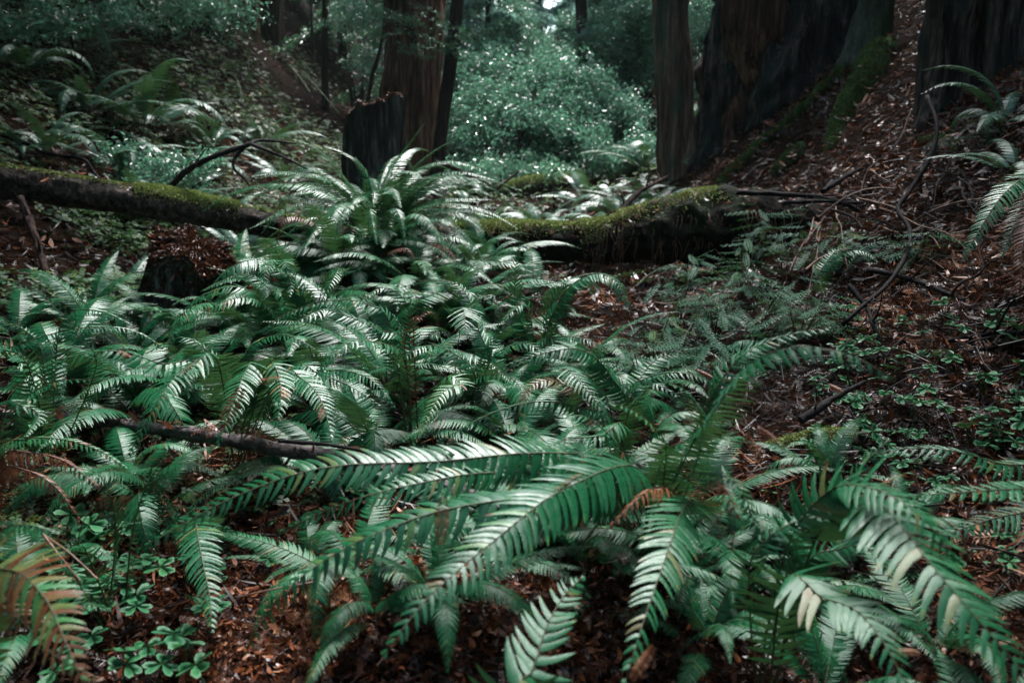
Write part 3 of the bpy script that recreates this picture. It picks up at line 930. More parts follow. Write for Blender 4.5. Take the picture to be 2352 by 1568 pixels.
# ------------------------------------------------------------------ logs
def log(label, pts, rad, moss, name='fallen_log', n=9000, ln=.018, thick=.02, seed=1, mat=None, sides=40, spread=1.2, litter=0, hang=0, mm=None, nn=110, lrough=.16):
    pts = np.asarray(pts, float)
    root = empty(name, pts[len(pts) // 2], label, 'log')
    C = catmull(pts, nn); rr = np.interp(np.linspace(0, 1, nn), np.linspace(0, 1, len(rad)), rad)
    V, fl = tube(C, rr, sides, rough=lrough, seed=seed)
    put(root, 'trunk', V, fl, mat or M_log)
    ms = []
    for k, (s0, s1, cnt, th, sp) in enumerate(moss):
        ms.append(moss_geo(pts, rad, s0, s1, cnt, ln, seed * 7 + k, sp, th))
    if ms:
        V, fl, t = merge(ms); put(root, 'moss', V, fl, mm or M_moss, t)
    if litter:
        r = np.random.default_rng(seed + 5)
        q = (r.random(litter) * (nn - 2)).astype(int); a = r.normal(0, .45, litter)
        T = norm(np.gradient(C, axis=0)); S = norm(np.cross(T, UP)); N = np.cross(S, T)
        o = N[q] * np.cos(a)[:, None] + S[q] * np.sin(a)[:, None]
        pos = C[q] + o * (rr[q] + .012)[:, None]
        V1 = place(*t_spray(9, .13, .1, .05), pos[::2], o[::2], r.uniform(0, 6.28, len(pos[::2])), r.uniform(.04, .10, len(pos[::2])), .4, r.uniform(.35, .9, len(pos[::2])))
        V2 = place(*t_flake(.9, .25), pos[1::2], o[1::2], r.uniform(0, 6.28, len(pos[1::2])), r.uniform(.03, .07, len(pos[1::2])), .5, r.uniform(.3, .9, len(pos[1::2])))
        V, fl, t = merge([V1, V2]); put(root, 'fallen_litter', V, fl, M_litter, t)
    if hang:
        r = np.random.default_rng(seed + 9); bl = []
        T = norm(np.gradient(C, axis=0)); S = norm(np.cross(T, UP)); 
        for k in range(hang):
            q = int((.42 + .5 * r.random()) * (nn - 2)); sgn = 1 if S[q][1] < 0 else -1
            p = C[q] + sgn * S[q] * rr[q] * 1.0 + UP * rr[q] * .35
            L = r.uniform(.10, .32); pp = [p + UP * .05 - sgn * S[q] * .06, p]
            for z in range(4): pp.append(pp[-1] + np.array([r.normal(0, .018), -.004, -L / 4]))
            Vb, fb = tube(catmull(pp, 16), np.linspace(.004, .0015, 16), 4, cap=False, rough=.5, seed=k)
            bl.append((Vb, fb, r.uniform(.4, .8)))
        V, fl, t = merge(bl); put(root, 'hanging_roots', V, fl, M_twigb)
    return root
log('long straight fallen log slanting from the left edge with a bright moss patch',
    [P(-150, 400, 4.55), P(60, 425, 4.7), P(250, 452, 4.8), P(430, 482, 4.95), P(600, 512, 5.1), P(760, 545, 5.2), P(930, 575, 5.3)],
    [.098, .094, .09, .086, .084, .08, .075],
    [(.38, .60, 9000, .022, .9), (.0, .38, 2500, .0, .5), (.60, .8, 900, .0, .5)], seed=3, litter=90)
log('thick rotten fallen log, ragged moss on top and black underneath, right of centre',
    [P(985, 560, 5.45), P(1100, 556, 5.35), P(1250, 560, 5.25), P(1380, 556, 5.2), P(1480, 540, 5.15), P(1600, 524, 5.1), P(1750, 522, 5.1), P(1880, 530, 5.2)],
    [.09, .11, .12, .125, .18, .23, .22, .16],
    [(.08, .32, 4200, .030, .8), (.30, .50, 3200, .018, .7), (.20, .26, 900, .02, 2.2), (.40, .47, 1200, .03, 2.0), (.50, .75, 2600, .022, .8), (.12, .7, 1500, .0, 1.6)], seed=5, litter=1100, hang=70, lrough=.34, mat=M_rotlog, sides=48)
log('small far mossy log lying in the gully below the bay bush', [P(1145, 446, 10.3), P(1200, 436, 10.3), P(1260, 424, 10.4), P(1310, 414, 10.6)], [.08, .13, .12, .06], [(0, 1, 4000, .02, 1.4)], seed=7, ln=.03, sides=24)
log('small mossy chunk of old log on the litter beside the foreground ferns at right', list(surface_pts([(1760, 1040), (1860, 1032), (1990, 1028)], .01)), [.025, .05, .04], [(0, .9, 2600, .006, 1.4)], seed=9, ln=.010, sides=24, nn=40)
log('short moss-covered leaning log on the left bank above the slanting log', list(surface_pts([(405, 262), (392, 215), (368, 175)], .02)), [.09, .08, .07], [(0, 1, 4500, .015, 1.6)], seed=11, ln=.03, sides=24, nn=40, mm=M_mossd)
pl = []
for u, v, dk in ((-60, 944, .93), (120, 958, .92), (300, 975, .90), (440, 996, .88), (620, 1026, .86), (830, 1064, .86), (980, 1108, .87), (1130, 1160, .89), (1290, 1215, .92), (1370, 1262, .95), (1450, 1318, .99)):
    g = GP(u, v); pl.append(P(u, v, g[1] * dk))
log('long thin purplish-grey fallen pole running diagonally under the foreground ferns', pl, [.016, .018, .019, .020, .021, .022, .022, .023, .024, .025, .024], [], seed=13, mat=M_wetwood, sides=18, nn=160, lrough=.42, litter=90, name='fallen_pole')
log('small bleached stub of wood among ferns left of centre', [P(478, 770, 3.6), P(492, 742, 3.6), P(512, 722, 3.62)], [.06, .058, .05], [], seed=15, mat=M_wetwood, sides=20, nn=20, name='wood_stub')

# mossy hummock on left bank
# ------------------------------------------------------------------ background trees and shrubs
bush('dense pale-leaved bay bush filling the middle of the gully gap', 'bay_bush', 'shrub',
     [(P(r_.uniform(1040, 1470), r_.uniform(130, 400), r_.uniform(11.2, 14.5)), (r_.uniform(.25, .55), .45, r_.uniform(.2, .5))) for _ in range(20)] +
     [(P(1210, 290, 12), (1.0, .8, .65)), (P(1120, 250, 12.3), (.7, .6, .6)), (P(1310, 300, 12), (.6, .6, .65)), (P(1240, 190, 12.4), (.8, .6, .45)), (P(1080, 330, 11.8), (.45, .5, .5)), (P(1350, 210, 12.6), (.55, .5, .5)), (P(1230, 380, 11.6), (.8, .5, .30))],
     56000, .060, 51, stems=[([G(1190, 11.3), P(1196, 350, 11.4), P(1192, 290, 11.5), P(1215, 240, 11.7)], .022), ([G(1120, 11.2), P(1105, 360, 11.3), P(1100, 270, 11.5)], .018), ([G(1190, 11.3), P(1196, 290, 11.2), P(1230, 278, 11.2)], .015)], base=G(1190, 11.4), up=.35, stemp=.12)
bush('yellow-green low shrub tangle at the foot of the bay bush', 'shrub', 'shrub', [(P(1090, 400, 10.6), (.5, .4, .2)), (P(1250, 400, 10.8), (.6, .4, .18)), (P(1170, 385, 11), (.7, .3, .22))], 6000, .05, 52, tint=(.6, .3))
bush('leafy shrub between the bay bush and the right redwood', 'shrub', 'shrub', [(P(1430, 280, 12.5), (.45, .6, .6)), (P(1470, 350, 11), (.35, .5, .35)), (P(1400, 380, 11), (.4, .4, .3))], 9000, .055, 53)
bush('bright shrub on the right bank seen between the narrow redwood and the charred giant', 'shrub', 'shrub', [(P(1635, 200, 13), (.45, .5, .7)), (P(1630, 60, 13.5), (.5, .5, .7)), (P(1640, 290, 12), (.3, .4, .3))], 9000, .06, 54, tint=(.5, .3))
bush('broadleaf shrub with yellow-green leaves high behind the right redwood', 'shrub', 'shrub', [(P(1450, 120, 14), (.7, .6, .8)), (P(1480, 30, 14), (.7, .6, .6)), (P(1410, 60, 15), (.6, .6, .7)), (P(1360, 130, 15), (.5, .5, .5))], 26000, .06, 55, tint=(.55, .3))
bush('pale glossy-leaved shrub at the top left corner of the bank', 'shrub', 'shrub', [(P(160, 20, 7.6), (.5, .4, .14)), (P(60, 60, 7.3), (.4, .4, .12)), (P(280, 40, 8.2), (.4, .4, .14))], 1800, .06, 56)
bush('leafy shrub hanging over the upper left bank between corner and reddish trunk', 'shrub', 'shrub', [(P(420, 20, 11), (.9, .8, .4)), (P(330, 60, 10.5), (.5, .5, .25)), (P(520, 10, 13), (.6, .6, .4))], 5000, .055, 57, tint=(.6, .3))
bush('ragged yellow-green shrub below the black trunk on the left bank', 'shrub', 'shrub', [(P(810, 40, 15), (.7, .8, .5)), (P(845, 150, 14), (.35, .5, .4))], 3500, .055, 58, tint=(.6, .3))
bush('small glossy shrub behind the slanting log on the left', 'shrub', 'shrub', [(P(380, 400, 6.0), (.30, .22, .15)), (P(290, 350, 6.3), (.25, .22, .15)), (P(460, 390, 6.0), (.2, .2, .15))], 1700, .042, 59, asp=.5)
bush('pale cream-tinted broken foliage clump beside the far mossy log', 'shrub', 'shrub', [(P(1275, 395, 9.7), (.10, .12, .10))], 300, .05, 60, tint=(.95, .1))

conifer('feathery redwood sapling crown left of the bright sky gap', 1130, 17, 7.5, 2.0, .10, 29700, 61)
conifer('hazy conifer with drooping sprays just right of the bright sky gap', 1330, 21, 8.5, 2.2, .11, 29700, 62)
conifer('hazy conifer in the far gap directly under the brightest sky', 1235, 27, 4.2, 2.4, .12, 29700, 63)
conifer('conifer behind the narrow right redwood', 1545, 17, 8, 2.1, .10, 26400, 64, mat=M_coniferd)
bush('loose pale-leaved understorey tree behind the left half of the bay bush', 'understorey_tree', 'tree', [(P(1130, 120, 14.5), (.7, .6, .7)), (P(1070, 200, 14), (.5, .5, .6)), (P(1180, 60, 15), (.5, .5, .6)), (P(1040, 60, 15), (.5, .5, .7))], 24000, .06, 74, tint=(.45, .3))
bush('loose leafy understorey tree standing in front of the brightest sky', 'understorey_tree', 'tree', [(P(1270, 150, 16), (.8, .6, .45)), (P(1220, 100, 17), (.5, .5, .5)), (P(1310, 90, 17), (.45, .5, .6))], 14000, .07, 75, tint=(.7, .25))
for k, (u, d, r0, lab) in enumerate(((1150, 23, .13, 'straight dim trunk far back above the left edge of the bay bush'), (1215, 30, .15, 'very distant trunk left of the sky gap'), (1300, 28, .14, 'very distant trunk right of the sky gap'),
        (1372, 21, .10, 'thin distant trunk beside the ivy-flecked one'), (1425, 24, .16, 'stout distant trunk between the ivy-flecked one and the narrow redwood'), (1482, 18, .09, 'thin leaning distant trunk just left of the narrow redwood'), (1640, 20, .14, 'distant trunk between the narrow redwood and the charred giant'), (1020, 22, .12, 'distant trunk seen between the tall redwood and the thin leaning one'))):
    redwood(lab, 'distant_tree', [P(u, 300, d), P(u + 3, 100, d), P(u + 8, -500, d)], [r0 * 1.1, r0, r0 * .9], M_redwood if k % 3 else M_darktrunk, 200 + k, sides=36)
conifer('dark young conifer rising behind the right half of the bay bush', 1400, 15, 5.0, 1.0, .07, 12000, 72)
conifer('dark young conifer rising behind the left half of the bay bush', 1120, 14.5, 4.6, 1.0, .06, 10000, 73)
conifer('far conifer between bay bush and narrow redwood', 1430, 25, 9, 2.4, .12, 29700, 65)
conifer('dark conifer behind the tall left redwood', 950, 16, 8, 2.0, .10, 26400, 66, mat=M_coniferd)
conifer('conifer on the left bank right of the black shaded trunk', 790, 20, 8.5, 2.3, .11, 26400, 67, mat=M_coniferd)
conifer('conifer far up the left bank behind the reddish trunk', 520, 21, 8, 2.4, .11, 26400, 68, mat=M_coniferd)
conifer('far conifer at the back of the gully left of the bay bush', 1050, 26, 9, 2.4, .12, 29700, 69)
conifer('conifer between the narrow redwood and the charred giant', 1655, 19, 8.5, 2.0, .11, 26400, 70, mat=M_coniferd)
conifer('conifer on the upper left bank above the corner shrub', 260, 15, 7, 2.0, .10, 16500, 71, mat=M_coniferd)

def distant_wood_and_shade_crowns():
    r = np.random.default_rng(81)
    cs, sz, dd = [], [], []
    def clump(x, y, z, m, spread, jit, s):
        dr = norm(np.array([r.normal(), r.normal(), -.4]))
        cs.append(np.array([x, y, z]) + dr * (r.random(m) * spread)[:, None] + r.normal(0, jit, (m, 3)))
        sz.append(r.uniform(.6, 1.4, m) * s); dd.append(np.tile(dr, (m, 1)))
    for k in range(4200):
        y = r.uniform(25, 50); x = r.uniform(-18, 16)
        z = float(height(x, y)) + r.random() ** .9 * 13
        if abs(x - .045 * y) < .9 and z > 1.15 + .10 * y and r.random() < .88: continue
        clump(x, y, z, 40, 1.3, .18, .19)
    # unseen foliage ring round banks and viewer, added to block low sky light
    for k in range(2600):
        az = R(r.uniform(38, 322)); d = r.uniform(11, 24)
        x, y = math.sin(az) * d, math.cos(az) * d
        z = float(height(x, y)) + r.random() * 13
        clump(x, y, z, 18, 1.8, .5, .75)
    # crowns above the field of view, added to shade the banks
    for k in range(1500):
        az = R(r.uniform(-60, 60)); d = r.uniform(14, 30)
        x, y = math.sin(az) * d, math.cos(az) * d
        if abs(az) < .45: continue
        z = float(height(x, y)) + r.uniform(5.5, 14)
        if z < 1.15 + .30 * y: continue
        clump(x, y, z, 22, 1.8, .4, .45)
    # boughs added overhead to shade both banks; the gully stays open to the sky
    for k in range(2600):
        x, y = r.uniform(2.4, 13) * r.choice([-1, 1, -1]) + .5, r.uniform(-8, 17)
        z = max(float(height(x, y)) + 3.5, 6.5) + r.uniform(0, 5)
        if y > 9 and abs(x) < 6: continue
        if z < 2.2 + .22 * y: continue
        clump(x, y, z, 22, 1.6, .4, .4)
    for k in range(950):  # lower foliage added over the left bank to darken it
        x, y = r.uniform(-10, -2.9), r.uniform(1, 15)
        z = float(height(x, y)) + r.uniform(2.2, 4.5)
        if z < 2.2 + .215 * y: continue
        clump(x, y, z, 22, 1.2, .35, .30)
    cs = np.vstack(cs)
    V, Fq = leaves_at(cs, np.concatenate(sz), .45, .45, 9, .1, np.vstack(dd))
    o = link('distant_woods_and_shade_crowns', mesh_data('distant_woods_and_shade_crowns', V, Fq, M_conifer, np.repeat(np.clip(r.normal(.6, .25, len(cs)), 0, 1), 4)))
    tag(o, 'hazy far-off forest foliage closing the end of the gully, with unseen crowns added for shade', 'woods', kind='stuff')
distant_wood_and_shade_crowns()

def ground_cover():
    r = np.random.default_rng(91)
    V0 = []; F0 = []
    for k in range(3):
        a = k * 2.094; ca, sa = math.cos(a), math.sin(a)
        b = len(V0)
        for x, y, z in ((0, 0, 0), (.6, .45, .1), (1, 0, -.05), (.6, -.45, .1)): V0.append((x * ca - y * sa, x * sa + y * ca, z))
        F0.append([b, b + 1, b + 2, b + 3])
    V0 = np.array(V0); F0 = [np.array(F0)]
    parts = []
    # left bank and gully floor beyond the logs
    for n, dm, dx, smin, smax, xl, lift, a0, a1, thr in ((42000, 4.2, 18, .018, .045, -1.2, .14, -44, 0, .46), (9000, 9, 26, .03, .06, -99, .2, -30, 22, .45), (6000, 2.2, 5.5, .010, .022, -99, .05, -42, 4, .55)):
        th = R(1) * r.uniform(a0, a1, n); dd = dm * (dx / dm) ** r.random(n)
        x, y = np.sin(th) * dd, np.cos(th) * dd
        k = (x < xl if xl > -50 else np.ones(n, bool)) & (vnoise(x * 1.5 + 3, y * 1.5) > thr - .12 * r.random(n)) & ~((x > 1.3) & (y < 9))
        x, y = x[k], y[k]; m = len(x)
        pos = np.stack([x, y, height(x, y) + .02 + r.random(m) * lift], 1)
        parts.append(place(V0, F0, pos, gnormal(x, y) * .5 + UP * .5, r.uniform(0, 6.28, m), r.uniform(smin, smax, m), .25, np.clip(r.normal(.45, .3, m), 0, 1)))
    V, fl, t = merge(parts)
    o = link('ground_cover', mesh_data('ground_cover', V, fl, M_cover, t))
    tag(o, 'low green leaves carpeting the left bank and the gully floor', 'ground cover', kind='stuff')
ground_cover()

# ------------------------------------------------------------------ hand-placed ferns (u, v, distance)
# big fern whose crown is hidden right of the middle; fronds arch towards the viewer
fern('large sword fern sprawling over the bottom centre, broad blurred fronds arching toward the viewer', 1490, 1.95, [
    ([(1470, 1080, 1.62), (1300, 1120, 1.38), (1130, 1245, 1.20), (985, 1370, 1.08), (880, 1505, 1.0)], dict(L=.108, spacing=.0185, stipe=.22, droop=.30, wr=.16, K=7, face=.55)),
    ([(1400, 1075, 1.75), (1250, 1040, 1.60), (1000, 1060, 1.50), (750, 1072, 1.42), (540, 1140, 1.36), (314, 1265, 1.30)], dict(L=.085, spacing=.0185, stipe=.20, droop=.38, wr=.165, K=6, face=.6)),
    ([(1300, 1110, 1.65), (1130, 1085, 1.52), (960, 1110, 1.44), (804, 1150, 1.40), (640, 1222, 1.38)], dict(L=.070, spacing=.0165, stipe=.25, droop=.35, K=6, face=.6)),
    ([(1400, 1130, 1.60), (1230, 1140, 1.45), (1020, 1170, 1.36), (850, 1230, 1.28), (740, 1290, 1.25), (640, 1372, 1.22), (560, 1500, 1.2)], dict(L=.088, spacing=.021, stipe=.26, droop=.65, wr=.19, K=6, face=.5)),
    ([(1575, 1150, 1.55), (1560, 1190, 1.35), (1525, 1290, 1.20), (1480, 1420, 1.08), (1435, 1570, 1.0)], dict(L=.100, spacing=.0165, stipe=.16, droop=.2, wr=.15, K=6, patch=(.0, .35, .45), face=.6)),
    ([(1580, 1040, 1.5), (1650, 930, 1.36), (1720, 835, 1.26), (1830, 797, 1.20), (1950, 815, 1.15), (2054, 870, 1.12)], dict(L=.060, spacing=.0155, stipe=.50, droop=.7, wr=.22, K=5, face=.35)),
    ([(1600, 980, 1.62), (1690, 830, 1.60), (1790, 775, 1.58), (1905, 752, 1.56)], dict(L=.042, spacing=.014, stipe=.62, droop=.3)),
    ([(1520, 1060, 1.7), (1590, 1000, 1.62), (1640, 900, 1.60), (1700, 862, 1.6), (1745, 880, 1.6)], dict(L=.055, spacing=.014, stipe=.3, droop=.25)),
    ([(1440, 1060, 1.75), (1400, 1000, 1.72), (1350, 960, 1.70), (1290, 950, 1.68)], dict(L=.06, spacing=.016, stipe=.3, droop=.5)),
    ([(1530, 1050, 1.6), (1500, 980, 1.55), (1450, 940, 1.5), (1400, 925, 1.45)], dict(L=.055, spacing=.019, stipe=.35, droop=.3, wr=.2, patch=(.5, 1, .5))),
    ([(1600, 1060, 1.6), (1610, 960, 1.5), (1580, 900, 1.42), (1540, 880, 1.38)], dict(L=.06, spacing=.017, stipe=.35, droop=.4)),
    ([(1350, 1130, 1.7), (1180, 1100, 1.6), (1090, 1070, 1.55), (1020, 1030, 1.52)], dict(L=.05, spacing=.016, stipe=.35, droop=.4)),
    ([(1560, 1110, 1.5), (1640, 1090, 1.36), (1700, 1120, 1.28), (1735, 1210, 1.24), (1756, 1306, 1.22)], dict(L=.036, spacing=.0145, stipe=.3, droop=.2, patch=(.3, .9, .45))),
    ([(1540, 1140, 1.55), (1500, 1120, 1.42), (1460, 1150, 1.35), (1400, 1210, 1.3)], dict(dead=True, L=.05, spacing=.02, stipe=.3, droop=1.0, brown=.5)),
    ([(1610, 1120, 1.45), (1660, 1120, 1.34), (1690, 1180, 1.28), (1680, 1260, 1.26)], dict(dead=True, L=.045, spacing=.02, stipe=.3, droop=.9, brown=.5, ragged=.3)),
])
fern('dark green sword fern at the bottom right with very large nearby fronds', 1745, 1.32, [
    ([(1860, 1270, 1.32), (1970, 1140, 1.26), (2054, 1190, 1.16), (2150, 1310, 1.05), (2262, 1440, .97), (2400, 1600, .90)], dict(L=.108, spacing=.0175, stipe=.42, droop=.22, wr=.165, K=7, face=.6)),
    ([(1800, 1340, 1.26), (1890, 1372, 1.15), (1965, 1400, 1.08), (2030, 1475, 1.0), (2100, 1610, .93)], dict(L=.092, spacing=.0175, stipe=.22, droop=.22, wr=.17, K=6, face=.6)),
    ([(1800, 1280, 1.3), (1900, 1130, 1.28), (2000, 1120, 1.2), (2110, 1180, 1.12), (2200, 1290, 1.08)], dict(L=.070, spacing=.016, stipe=.5, droop=.35, K=6, face=.5)),
    ([(1840, 1320, 1.34), (1930, 1260, 1.32), (2000, 1260, 1.28), (2050, 1330, 1.24)], dict(L=.06, spacing=.015, stipe=.3, droop=.25)),
    ([(1830, 1240, 1.4), (1930, 1130, 1.42), (1990, 1060, 1.42), (2040, 1010, 1.42)], dict(L=.05, spacing=.02, stipe=.45, droop=.2)),
    ([(1720, 1330, 1.3), (1760, 1240, 1.3), (1850, 1190, 1.3), (1960, 1200, 1.3)], dict(L=.045, spacing=.018, stipe=.4, droop=.3)),
])
fern('sword fern reaching in from the right edge above the darker one, fronds held flat', 2480, 1.5, [
    ([(2560, 1120, 1.50), (2400, 1120, 1.42), (2240, 1128, 1.38), (2050, 1142, 1.36)], dict(L=.050, spacing=.020, stipe=.15, droop=.12, wr=.30, K=5)),
    ([(2440, 1100, 1.60), (2300, 1065, 1.58), (2190, 1035, 1.58), (2080, 1030, 1.60), (1975, 1050, 1.62)], dict(L=.060, spacing=.016, stipe=.12, droop=.45, K=6)),
    ([(2440, 1180, 1.55), (2330, 1180, 1.52), (2220, 1210, 1.50), (2120, 1250, 1.5)], dict(L=.055, spacing=.015, stipe=.2, droop=.3)),
    ([(2420, 1200, 1.5), (2320, 1260, 1.42), (2230, 1260, 1.40), (2140, 1230, 1.4)], dict(dead=True, L=.05, spacing=.022, stipe=.2, droop=1.2, ragged=.35)),
])
fern('sword fern cut off by the bottom edge, dark fronds rising right of centre', 1180, 1.05, [
    ([(1170, 1620, 1.0), (1222, 1540, 1.04), (1255, 1440, 1.10), (1300, 1360, 1.17), (1340, 1325, 1.22)], dict(L=.088, spacing=.017, stipe=.12, droop=.15, wr=.18, K=6, patch=(.0, .5, .35), face=.6)),
])
fern('browned old sword fern at the bottom left corner, fronds mottled tan and green', -70, 1.25, [
    ([(-60, 1350, 1.2), (30, 1310, 1.12), (103, 1372, 1.06), (145, 1460, 1.0), (196, 1580, .95)], dict(L=.100, spacing=.0165, stipe=.2, droop=.25, wr=.17, K=6, brown=.70, bvar=.16, face=.6)),
    ([(-60, 1300, 1.3), (0, 1220, 1.25), (60, 1205, 1.2), (130, 1222, 1.15)], dict(L=.04, spacing=.018, stipe=.2, droop=.9, brown=.02)),
    ([(-50, 1400, 1.2), (40, 1420, 1.1), (120, 1500, 1.02), (230, 1560, .98)], dict(L=.05, spacing=.02, stipe=.3, droop=.4, brown=.75, ragged=.25)),
])
fern('sword fern at the left edge with a low arched frond over orange dead fronds', -60, 1.9, [
    ([(-10, 1045, 1.85), (60, 1008, 1.80), (150, 1010, 1.76), (230, 1035, 1.74), (290, 1075, 1.72)], dict(L=.036, spacing=.0135, stipe=.12, droop=.5, brown=.08)),
    ([(0, 1060, 1.82), (70, 1040, 1.75), (150, 1060, 1.68), (230, 1120, 1.62)], dict(dead=True, L=.05, spacing=.016, stipe=.1, droop=1.0, ragged=.2)),
    ([(0, 1090, 1.8), (60, 1080, 1.7), (130, 1120, 1.62), (180, 1190, 1.58)], dict(dead=True, L=.05, spacing=.016, stipe=.1, droop=1.1, ragged=.2)),
    ([(10, 950, 1.9), (40, 930, 1.9), (90, 950, 1.9), (60, 1000, 1.8)], dict(L=.05, spacing=.013, stipe=.1, droop=.4)),
])
fern('sword fern hanging a single broad glossy frond straight down at lower left', 470, 1.9, [
    ([(455, 1200, 1.72), (452, 1215, 1.62), (466, 1290, 1.52), (482, 1370, 1.44), (486, 1448, 1.38)], dict(L=.070, spacing=.0125, stipe=.22, droop=.12, wr=.135, K=6)),
    ([(400, 1200, 1.9), (350, 1110, 1.88), (352, 1070, 1.86), (390, 1042, 1.84)], dict(L=.030, spacing=.0125, stipe=.2, droop=.1, roll=-.3)),
])
fern('upright dark young sword fern among clover leaves at lower left', 262, 1.62, [
    ([(262, 1290, 1.6), (262, 1180, 1.56), (235, 1100, 1.52), (190, 1068, 1.50)], dict(L=.045, spacing=.0135, stipe=.25, droop=.1)),
    ([(300, 1250, 1.62), (320, 1160, 1.62), (345, 1100, 1.62), (385, 1042, 1.62)], dict(L=.038, spacing=.0135, stipe=.2, droop=.1)),
    ([(200, 1270, 1.58), (180, 1250, 1.52), (190, 1200, 1.5), (215, 1165, 1.5)], dict(L=.035, spacing=.0135, stipe=.2, droop=.1)),
    ([(150, 1300, 1.5), (100, 1230, 1.45), (60, 1200, 1.42), (0, 1196, 1.4)], dict(L=.035, spacing=.016, stipe=.3, droop=.8)),
])
# left middle group
fern('sword fern with broad whitish glossy fronds drooping over the fallen pole', 560, 2.45, [
    ([(500, 830, 2.15), (441, 838, 2.05), (396, 872, 1.95), (359, 930, 1.88), (325, 985, 1.84), (296, 1045, 1.8)], dict(L=.088, spacing=.0145, stipe=.30, droop=.12, K=6, wr=.14)),
    ([(580, 850, 2.15), (562, 858, 2.05), (540, 915, 1.95), (518, 975, 1.88), (500, 1020, 1.84)], dict(L=.088, spacing=.0145, stipe=.28, droop=.12, K=6, wr=.14)),
    ([(610, 850, 2.15), (640, 862, 2.05), (645, 920, 1.96), (630, 985, 1.9)], dict(L=.08, spacing=.0145, stipe=.26, droop=.12, K=6)),
    ([(640, 860, 2.2), (690, 868, 2.1), (730, 905, 2.02), (752, 960, 1.95), (760, 1010, 1.9)], dict(L=.078, spacing=.0145, stipe=.3, droop=.15, K=6)),
    ([(660, 850, 2.3), (740, 862, 2.2), (810, 890, 2.15), (870, 930, 2.1)], dict(L=.06, spacing=.0145, stipe=.3, droop=.2)),
    ([(480, 850, 2.3), (370, 835, 2.18), (290, 808, 2.14), (200, 810, 2.1), (110, 840, 2.06), (30, 890, 2.04)], dict(L=.070, spacing=.018, stipe=.22, droop=.55, K=6, roll=.2)),
    ([(530, 880, 2.3), (470, 800, 2.3), (410, 775, 2.28), (335, 812, 2.25)], dict(L=.04, spacing=.014, stipe=.3, droop=.5)),
    ([(560, 840, 2.4), (600, 780, 2.4), (660, 770, 2.35), (720, 800, 2.3)], dict(L=.05, spacing=.014, stipe=.3, droop=.4)),
    ([(640, 880, 2.3), (760, 850, 2.2), (850, 870, 2.1), (905, 935, 2.05)], dict(L=.065, spacing=.014, stipe=.3, droop=.3)),
])
fern('sword fern at far left with one long thin frond rising diagonally', 120, 2.4, [
    ([(219, 850, 2.1), (190, 790, 2.06), (155, 735, 2.05), (100, 685, 2.04), (40, 657, 2.05), (-20, 640, 2.06)], dict(L=.032, spacing=.0165, stipe=.12, droop=.1, roll=1.2)),
    ([(60, 830, 2.3), (0, 810, 2.3), (90, 775, 2.28), (180, 754, 2.26), (270, 752, 2.22), (330, 770, 2.2), (375, 800, 2.18)], dict(L=.042, spacing=.015, stipe=.15, droop=.7, roll=.2)),
    ([(90, 930, 2.2), (60, 915, 2.15), (110, 882, 2.12), (160, 872, 2.1), (215, 872, 2.1)], dict(L=.05, spacing=.018, stipe=.12, droop=.5, roll=.4, wr=.19)),
    ([(60, 870, 2.3), (0, 845, 2.3), (-60, 870, 2.2)], dict(L=.06, spacing=.015, stipe=.1, droop=.5)),
    ([(130, 800, 2.5), (160, 720, 2.5), (230, 715, 2.45), (300, 745, 2.4)], dict(L=.045, spacing=.014, stipe=.3, droop=.5)),
    ([(100, 830, 2.4), (60, 760, 2.45), (0, 740, 2.45)], dict(L=.05, spacing=.014, stipe=.3, droop=.5)),
])
fern('sword fern whose arched fronds sweep down at the rotten stump base', 690, 3.3, [
    ([(620, 720, 3.2), (560, 662, 3.15), (490, 668, 3.1), (430, 705, 3.05), (395, 765, 3.0)], dict(L=.07, spacing=.016, stipe=.2, droop=.35)),
    ([(640, 730, 3.2), (580, 685, 3.1), (510, 695, 3.0), (450, 730, 2.95), (400, 775, 2.9)], dict(L=.07, spacing=.016, stipe=.2, droop=.35)),
    ([(640, 700, 3.3), (590, 640, 3.3), (540, 632, 3.3), (492, 655, 3.25)], dict(L=.06, spacing=.016, stipe=.2, droop=.35)),
    ([(680, 690, 3.3), (650, 610, 3.25), (655, 600, 3.1), (668, 650, 3.05), (665, 680, 3.0)], dict(L=.075, spacing=.016, stipe=.25, droop=.1)),
    ([(690, 680, 3.3), (640, 600, 3.2), (610, 620, 3.1), (605, 690, 3.0)], dict(L=.07, spacing=.016, stipe=.25, droop=.1)),
    ([(700, 690, 3.3), (620, 610, 3.3), (570, 590, 3.3), (540, 600, 3.3)], dict(L=.06, spacing=.016, stipe=.25, droop=.2)),
    ([(730, 700, 3.3), (760, 620, 3.2), (800, 625, 3.1), (845, 605, 3.05)], dict(L=.06, spacing=.016, stipe=.25, droop=.2)),
    ([(740, 710, 3.3), (780, 620, 3.2), (760, 650, 3.05), (735, 700, 3.0)], dict(L=.065, spacing=.016, stipe=.25, droop=.15)),
])
